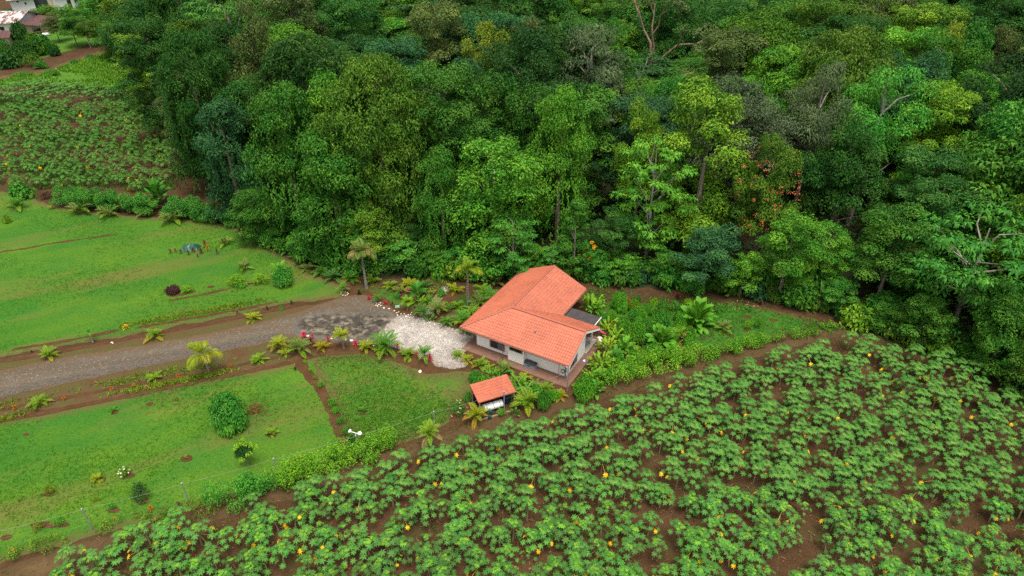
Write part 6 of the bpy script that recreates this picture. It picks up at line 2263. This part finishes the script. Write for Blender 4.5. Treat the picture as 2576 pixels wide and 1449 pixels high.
def joined_papayas(name, pts, scale, label, low=False):
    m = MB()
    rg = np.random.default_rng(55)
    src = [(np.concatenate(q.v), q.f) for q in (papaya_leaf(s_, e, rr, ra, tl) for s_, e, rr, ra, tl in ((1, 64, .5, .30, 2), (2, 48, .68, .33, 9), (3, 33, .80, .35, 15), (4, 14, .86, .34, 24), (5, -4, .84, .32, 34)))]
    tsrc = [(np.concatenate(q.v), q.f) for q in (papaya_leaf(s_, e, rr, ra, tl) for s_, e, rr, ra, tl in ((11, 78, .3, .19, -10), (12, 62, .45, .23, 0), (13, 50, .52, .24, 8)))]
    ysrc = (np.concatenate(papaya_leaf(9, -14, 1.08, .3, 42, .45).v), papaya_leaf(9, -14, 1.08, .3, 42, .45).f)
    for x, y in pts:
        h = rg.uniform(1.2, 1.85) * (scale if low else 1.0)
        k = scale * rg.uniform(.82, 1.12)
        hue = rg.normal() * .07
        m.tube([(x, y, 0), (x + rg.normal() * .05, y + rg.normal() * .05, h)], .05 * scale, 4, .6, 1, cap=False)
        n = 9 if low else 15
        items = [(src[min(4, int(q / n * 5))], q * 2.4, h - .45 * k * q / n, .58 - .2 * q / n, 0) for q in range(n)]
        items += [(tsrc[q % 3], q * 2.4 + 1, h + .02, .93, 0) for q in range(4 if low else 8)]
        if rg.random() < .45 and not low:
            items.append((ysrc, rg.uniform(0, 6.28), h - .3, .5, 2))
        for (Vq, Fq), a, zz, tn_, sl in items:
            a += rg.normal() * .2
            cs, sn = math.cos(a) * k, math.sin(a) * k
            m.add(np.stack([x + Vq[:, 0] * cs - Vq[:, 1] * sn, y + Vq[:, 0] * sn + Vq[:, 1] * cs, zz + Vq[:, 2] * k], 1), Fq, float(np.clip(tn_ + hue + rg.normal() * .06, 0, 1)), sl)
    tag(m.obj(name, [FOL_S, STEM, M_YLEAF], color=PAP_J), label, 'papaya plants', kind='stuff')


if len(pap) > 300:
    joined_papayas('more_papayas', [(a[0], a[1]) for a in pap[300:]], .98, 'farthest papaya plants of the large brown field')
m = MB()
rg = np.random.default_rng(57)
Pl = []
while len(Pl) < 5200:
    q = pap[int(rg.integers(len(pap)))]
    Pl.append((q[0] + rg.normal() * 1.3, q[1] + rg.normal() * 1.3, .03 + .05 * rg.random()))
Pl = np.array(Pl)
Nl = unit(UP + rg.normal(size=(len(Pl), 3)) * .25)
m.quads(leaves(Pl[:3000], Nl[:3000], .75 * rg.uniform(.4, 1.2, 3000), rg, .045, 0), np.clip(.5 + rg.normal(size=3000) * .25, 0, 1))
m.quads(leaves(Pl[3000:], Nl[3000:], .22 * rg.uniform(.6, 1.4, 2200), rg, .5, 0), np.clip(.4 + rg.normal(size=2200) * .25, 0, 1))
tag(m.obj('leaf_litter', FOL_S, color=(.22, .125, .06)), 'dry stalks and fallen leaves on the papaya field soil', 'litter', kind='stuff')
m = MB()
Pw = []
for k in range(60):
    q = pap[int(rg.integers(len(pap)))]
    cx_, cy_ = q[0] + rg.normal() * 1.2, q[1] + rg.normal() * 1.2
    for j in range(50):
        Pw.append((cx_ + rg.normal() * .55, cy_ + rg.normal() * .45, .06 + .08 * rg.random()))
Pw = np.array(Pw)
m.quads(leaves(Pw, unit(UP + rg.normal(size=(len(Pw), 3)) * .5), .2 * rg.uniform(.6, 1.4, len(Pw)), rg, .4, .1), np.clip(.5 + rg.normal(size=len(Pw)) * .2, 0, 1))
tag(m.obj('field_weeds', FOL_S, color=(.055, .075, .016)), 'low weeds in patches between the papaya plants', 'weeds', kind='stuff')
# a cut stump
p = G(2135, 1255)
m = MB()
m.tube([(0, 0, 0), (.15, .1, .8), (.25, .15, 1.5)], [.08, .07, .065], 8)
r = empty('cut_stem', p, 0, 'cut leafless papaya stem with a pale top standing in the field', 'stump')
m.obj('stem', STEM, r)
m = MB()
m.lathe([(.07, 0), (.075, .02), (.05, .03)], 8, (.25, .15, 1.49))
m.obj('cut_face', plain('pale_cut_wood', (.6, .5, .3)), r)

# ------------------------------------------------------------------ far field of young plants
FAR = [(-60, 232), (125, 217), (250, 228), (360, 238), (400, 300), (432, 350), (446, 420), (440, 478), (370, 484), (250, 482), (160, 478), (60, 478), (-60, 470)]
FRW = [tuple(G(*p)[:2]) for p in FAR]
A = np.array(FRW)
rg = np.random.default_rng(43)
fp = []
yy = A[:, 1].min()
frow = 0
while yy < A[:, 1].max():
    xx = A[:, 0].min()
    while xx < A[:, 0].max():
        q = (xx + rg.normal() * .4, yy + .12 * xx * 0 + rg.normal() * .3)
        xx += rg.uniform(1.5, 2.2)
        if inpoly(q[0], q[1], FRW) and -30 < to_px((q[0], q[1], 1))[0] < 470:
            fp.append((q[0], q[1], frow))
    yy += 2.3
    frow += 1
fp.sort(key=lambda a: a[1])
print('far plants', len(fp))
FPM = []
for v in range(4):
    m = MB()
    rg2 = np.random.default_rng(400 + v)
    for q in range(11):
        u = q / 11
        L_ = papaya_leaf(420 + v * 11 + q, 66 - 60 * u, .42 + .35 * u, .26 + .12 * u, 5 + 35 * u)
        Vq = np.concatenate(L_.v)
        a = q * 2.4 + rg2.normal() * .25
        cs, sn = math.cos(a), math.sin(a)
        m.add(np.stack([Vq[:, 0] * cs - Vq[:, 1] * sn, Vq[:, 0] * sn + Vq[:, 1] * cs, .85 - .2 * u + Vq[:, 2]], 1), L_.f, float(np.clip(.5 + rg2.normal() * .14, 0, 1)))
    m.tube([(0, 0, -.05), (0, 0, .9)], [.05, .035], 5, .7, 1)
    FPM.append(m.mesh('young_papaya', [FOL_S, STEM]))
GF = 'young plants in the far field'
FLM = [((20, 470), 'lawn corner sapling'), ((57, 470), 'dark corner bush'), ((120, 470), 'brownish weedy bush'), ((165, 470), 'near hedge end'), ((205, 470), 'first hedge palm'), ((275, 470), 'second hedge palm'), ((340, 470), 'third hedge palm'), ((405, 470), 'paddle-leaf plant'), ((450, 450), 'bare earth patch')]
FLM = [(G(*a)[0], b) for a, b in FLM]
FAR_C = (.055, .150, .018)
for x, y, fr_ in fp[:300]:
    lm = min(FLM, key=lambda a: abs(a[0] - x))
    z_ = f'{ORD[fr_]} row from the hedge, {"in line with" if abs(x - lm[0]) < 1.0 else "forest side of" if x > lm[0] else "outer side of"} the {lm[1]}'
    s_ = float(rg.uniform(1.05, 1.5))
    yl = rg.random() < .12
    lab = f'{"low" if s_ < 1.25 else "bigger"} {"yellow-leaved" if yl else "young"} papaya, {z_}'
    if yl:
        r = empty('young_papaya', (x, y, 0), float(rg.uniform(0, 6.28)), lab, 'papaya plant', GF)
        put('crown', FPM[int(rg.integers(4))], r, sc=s_, color=vary(FAR_C, .15))
        put('leaf', YL_P, r, (0, 0, s_ * .95), (0, .2, 0), s_, vary(PAP_Y, .1))
    else:
        o = put('young_papaya', FPM[int(rg.integers(4))], None, (x, y, 0), (0, 0, float(rg.uniform(0, 6.28))), s_, vary(FAR_C, .15))
        tag(o, lab, 'papaya plant', GF)
grass('field_greenery', [(FRW, 1.0)], 11000, .38, (.048, .120, .014), 'low weeds covering the soil of the far field', 13)
joined_papayas('far_papayas', [(a[0], a[1]) for a in fp[300:]], 1.2, 'young plants at the far end of the far field', True)

# ------------------------------------------------------------------ far houses beyond the dirt road
def rust_mat(name, a, b, c):
    m, n, bs = new_mat(name)
    tc = node(n, 'ShaderNodeTexCoord').outputs['Object']
    k = mixc(n, ramp(n, noise(n, .5, 5, .65, tc), .46, .54), a, b)
    k = mixc(n, ramp(n, noise(n, 1.1, 5, .7, tc, (1, .25, 1)), .52, .6), k, c)
    n.links.new(k, bs.inputs['Base Color'])
    bs.inputs['Roughness'].default_value = .7
    return m


M_RUST1 = rust_mat('rusty_green_roof', (.26, .36, .30), (.24, .07, .045), (.36, .44, .38))
M_RUST2 = rust_mat('rusty_white_roof', (.50, .47, .45), (.15, .055, .045), (.55, .53, .51))
M_RUST3 = rust_mat('dull_red_roof', (.085, .032, .030), (.105, .042, .038), (.070, .030, .028))
M_FWALL = plain('old_whitewash', (.58, .58, .59), .9, var=.1, scale=.8)
M_TAN = plain('tan_wall', (.38, .31, .22), .9, var=.15, scale=.8)


def far_house(a, b, depth, h, rise, wallm, roofm, label, over=.7, windows=(), ridges=9, name='far_house'):
    """gabled house whose front wall stands from picture point a to b"""
    A_, B_ = G(*a), G(*b)
    L = (B_ - A_).length
    yw = math.atan2(B_.y - A_.y, B_.x - A_.x)
    r = empty(name, A_, yw, label, 'house', 'old houses beyond the far field')
    m = MB()
    m.box((L / 2, depth / 2, h / 2), (L, depth, h))
    hx = rise * (1 - .0)
    m.add([(0, 0, h), (0, depth, h), (0, depth / 2, h + hx), (L, 0, h), (L, depth, h), (L, depth / 2, h + hx)], [(0, 2, 1), (3, 4, 5)])
    m.obj('wall', wallm, r)
    m = MB()
    k = over
    zf_ = h - k * rise / (depth / 2)
    Vr = [(-k, -k, zf_), (L + k, -k, zf_), (L + k, depth / 2, h + rise), (-k, depth / 2, h + rise), (L + k, depth + k, zf_), (-k, depth + k, zf_)]
    Vr = [(x, y, z + .1) for x, y, z in Vr] + [(x, y, z) for x, y, z in Vr]
    m.add(Vr, [(0, 1, 2, 3), (3, 2, 4, 5), (9, 8, 7, 6), (11, 10, 8, 9), (0, 6, 7, 1), (4, 10, 11, 5), (1, 7, 8, 2), (2, 8, 10, 4), (3, 9, 6, 0), (5, 11, 9, 3)])
    rf = m.obj('roof', roofm, r)
    m = MB()
    n_ = int((L + 2 * k) / .9)
    for i in range(n_ + 1):
        x = -k + (L + 2 * k) * i / n_
        m.tube([(x, -k, zf_ + .12), (x, depth / 2, h + rise + .12)], .05, 4)
        m.tube([(x, depth + k, zf_ + .12), (x, depth / 2, h + rise + .12)], .05, 4)
    m.obj('roof_seams', roofm, rf)
    for (u0, u1, z0, z1) in windows:
        m = MB()
        m.box((L * (u0 + u1) / 2, -.03, (z0 + z1) / 2), (L * (u1 - u0), .1, z1 - z0))
        w = m.obj('window', M_WOOD, r)
        m = MB()
        m.box((L * (u0 + u1) / 2, -.085, (z0 + z1) / 2), (L * (u1 - u0) - .16, .02, z1 - z0 - .16))
        m.obj('pane', M_GLASS, w)
    return r, L, yw


h1, Lh, _ = far_house((36, 35), (94, 29), 9.0, 4.2, 1.5, M_FWALL, M_RUST1, 'old white house with a rusty green roof in the upper corner', .9, ((.27, .36, 3.1, 3.8), (.58, .67, 2.3, 3.0)))
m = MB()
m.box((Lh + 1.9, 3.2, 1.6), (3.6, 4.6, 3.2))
m.obj('porch_shade_block', M_BLACKF, h1)  # solid black block, the open porch's shade is put into its colour
m = MB()
m.box((Lh + 4.6, 1.6, 1.7), (2.0, 3.0, 3.4))
m.obj('side_wall', M_TAN, h1)
far_house((150, 26), (205, 16), 8.0, 3.9, 1.2, M_FWALL, M_RUST3, 'old white wing with a red door, next to the rusty green-roofed house', .5, ((.42, .6, .1, 2.6), (.75, .9, 1.4, 2.6)))
h2, Lh, _ = far_house((-40, 88), (52, 88), 11.0, 3.4, 1.7, M_FWALL, M_RUST2, 'low white house with a white and rust-red patched roof beside the dark bush', .8, ((.12, .2, 1.2, 2.2), (.5, .62, 1.2, 2.2)))
m = MB()
m.add([(Lh + .9, -.6, 3.0), (Lh + .9, 12, 3.6), (Lh + 5.6, 12, 2.4), (Lh + 5.6, 1.0, 2.2), (Lh + .9, -.6, 2.9), (Lh + .9, 12, 3.5), (Lh + 5.6, 12, 2.3), (Lh + 5.6, 1.0, 2.1)],
      [(3, 2, 1, 0), (4, 5, 6, 7), (0, 4, 7, 3), (1, 5, 4, 0), (2, 6, 5, 1), (3, 7, 6, 2)])
m.obj('side_roof', M_RUST3, h2)
m = MB()
m.box((Lh + 1.6, 1.4, 1.35), (2.6, .2, 2.7))
m.box((Lh + 4.9, 6.5, 1.1), (.2, 9, 2.2))
m.obj('side_wall', M_TAN, h2)
far_house((-30, 122), (28, 118), 7.0, 2.4, .9, M_TAN, M_RUST3, 'low shed with a dull red roof at the outer edge of the far gardens', .5)
# firewood heap and white tub between the houses
m = MB()
rg = np.random.default_rng(66)
for i in range(26):
    y_ = rg.uniform(0, 2.2)
    m.tube([(-2 + rg.uniform(-.3, .3), y_, .1 + .06 * (i % 5)), (2 + rg.uniform(-.3, .3), y_ + rg.uniform(-.3, .3), .12 + .07 * (i % 5))], .07, 5, float(rg.random()))
tag(m.obj('plank_pile', plain('fresh_planks', (.42, .30, .17), .8, var=.3), loc=G(100, 84), rot=(0, 0, .5)), 'heap of pale planks beside the white and rust-red roofed house', 'plank pile')
m = MB()
m.tube([(-1, 0, .4), (-.8, 0, .4), (.8, 0, .4), (1, 0, .4)], [.2, .38, .38, .2], 10)
tag(m.obj('white_tub', M_WHITEP, loc=G(118, 90), rot=(0, 0, .2)), 'white tub lying near the heap of planks', 'tub')

FT = [
    (57, 108, 42, 46, 'bush', 'dk', 'dark dense bushy tree before the low white house'), (150, 105, 60, 62, 'dome', 'olive', 'olive garden tree between the old houses and the dirt road, first of the row'), (195, 118, 64, 74, 'dome', 'mid', 'leafy garden tree in the middle of the row along the dirt road'),
    (228, 120, 54, 70, 'olive', 'moss', 'finer garden tree in the row along the dirt road'), (250, 112, 50, 60, 'dome', 'mid', 'round garden tree near the end of the row'), (130, 60, 70, 42, 'dome', 'moss', 'garden tree beside the rusty green-roofed house'),
    (175, 62, 60, 44, 'dome', 'bright', 'bright garden tree behind the row'), (215, 55, 70, 36, 'dome', 'moss', 'wide garden tree in front of the meadow'), (255, 60, 60, 36, 'dome', 'bright', 'low bright tree beside the meadow'), (300, 66, 52, 36, 'dome', 'mid', 'round tree on the bright meadow'),
    (322, 92, 46, 50, 'umbrella', 'mid', 'flat-topped tree at the end of the meadow by the forest'), (282, 138, 30, 52, 'layer', 'olive', 'thin sapling tree standing alone on the dirt road side'), (240, 10, 70, 40, 'dome', 'deep', 'dark tree at the very top behind the old houses'),
    (300, 10, 80, 44, 'dome', 'deep', 'dark tree at the very top behind the meadow'), (340, 30, 60, 50, 'dome', 'mid', 'tree between the meadow and the forest corner'), (20, 40, 36, 16, 'dome', 'mid', 'bush before the white wall of the rusty green-roofed house'),
]
for x, y, w, h, k, c, lab in FT:
    p = G(x, y)
    s = mpp(p)
    if k == 'bush':
        bush(x, y, w, h, 'coarse', GR[c], lab, name='garden_tree', cat='tree', group='trees round the old houses')
    else:
        tree(k, p, h * s / .95, w * s / 2 * 1.05, vary(C[c] if c in C else GR[c], .1), lab, 'trees round the old houses', name='garden_tree')
FBH = [(15, 140, 60, 40, 'mid'), (60, 150, 66, 44, 'deep'), (100, 140, 50, 40, 'mid'), (30, 168, 70, 36, 'deep'), (85, 165, 60, 34, 'moss'), (-10, 170, 60, 50, 'deep'), (118, 128, 40, 34, 'fresh'), (105, 172, 40, 18, 'fresh'), (140, 140, 34, 24, 'deep'), (5, 118, 40, 26, 'fresh'), (130, 190, 50, 14, 'bright'), (60, 196, 60, 14, 'bright'),
       (190, 164, 30, 12, 'fresh'), (230, 148, 30, 10, 'fresh'), (0, 60, 40, 20, 'fresh'), (120, 40, 40, 24, 'fresh'), (90, 118, 40, 30, 'moss')]
FBH.sort()
for fi, (x, y, w, h, c) in enumerate(FBH):
    bush(x, y, w, h, random.choice(['coarse', 'bush', 'openbush']), vary(C[c], .12), f'{LOOK[c]} bush {"beside the dirt road" if y > 125 else "round the old houses"}, {ORD[fi]} from the frame edge', name='far_bush', cat='bush', group='bushes round the old houses')
bpy.context.view_layer.update()
print('objects', len(bpy.data.objects), 'tris', sum(len(p.vertices) - 2 for me in bpy.data.meshes for p in me.polygons) if len(bpy.data.meshes) < 3000 else '')
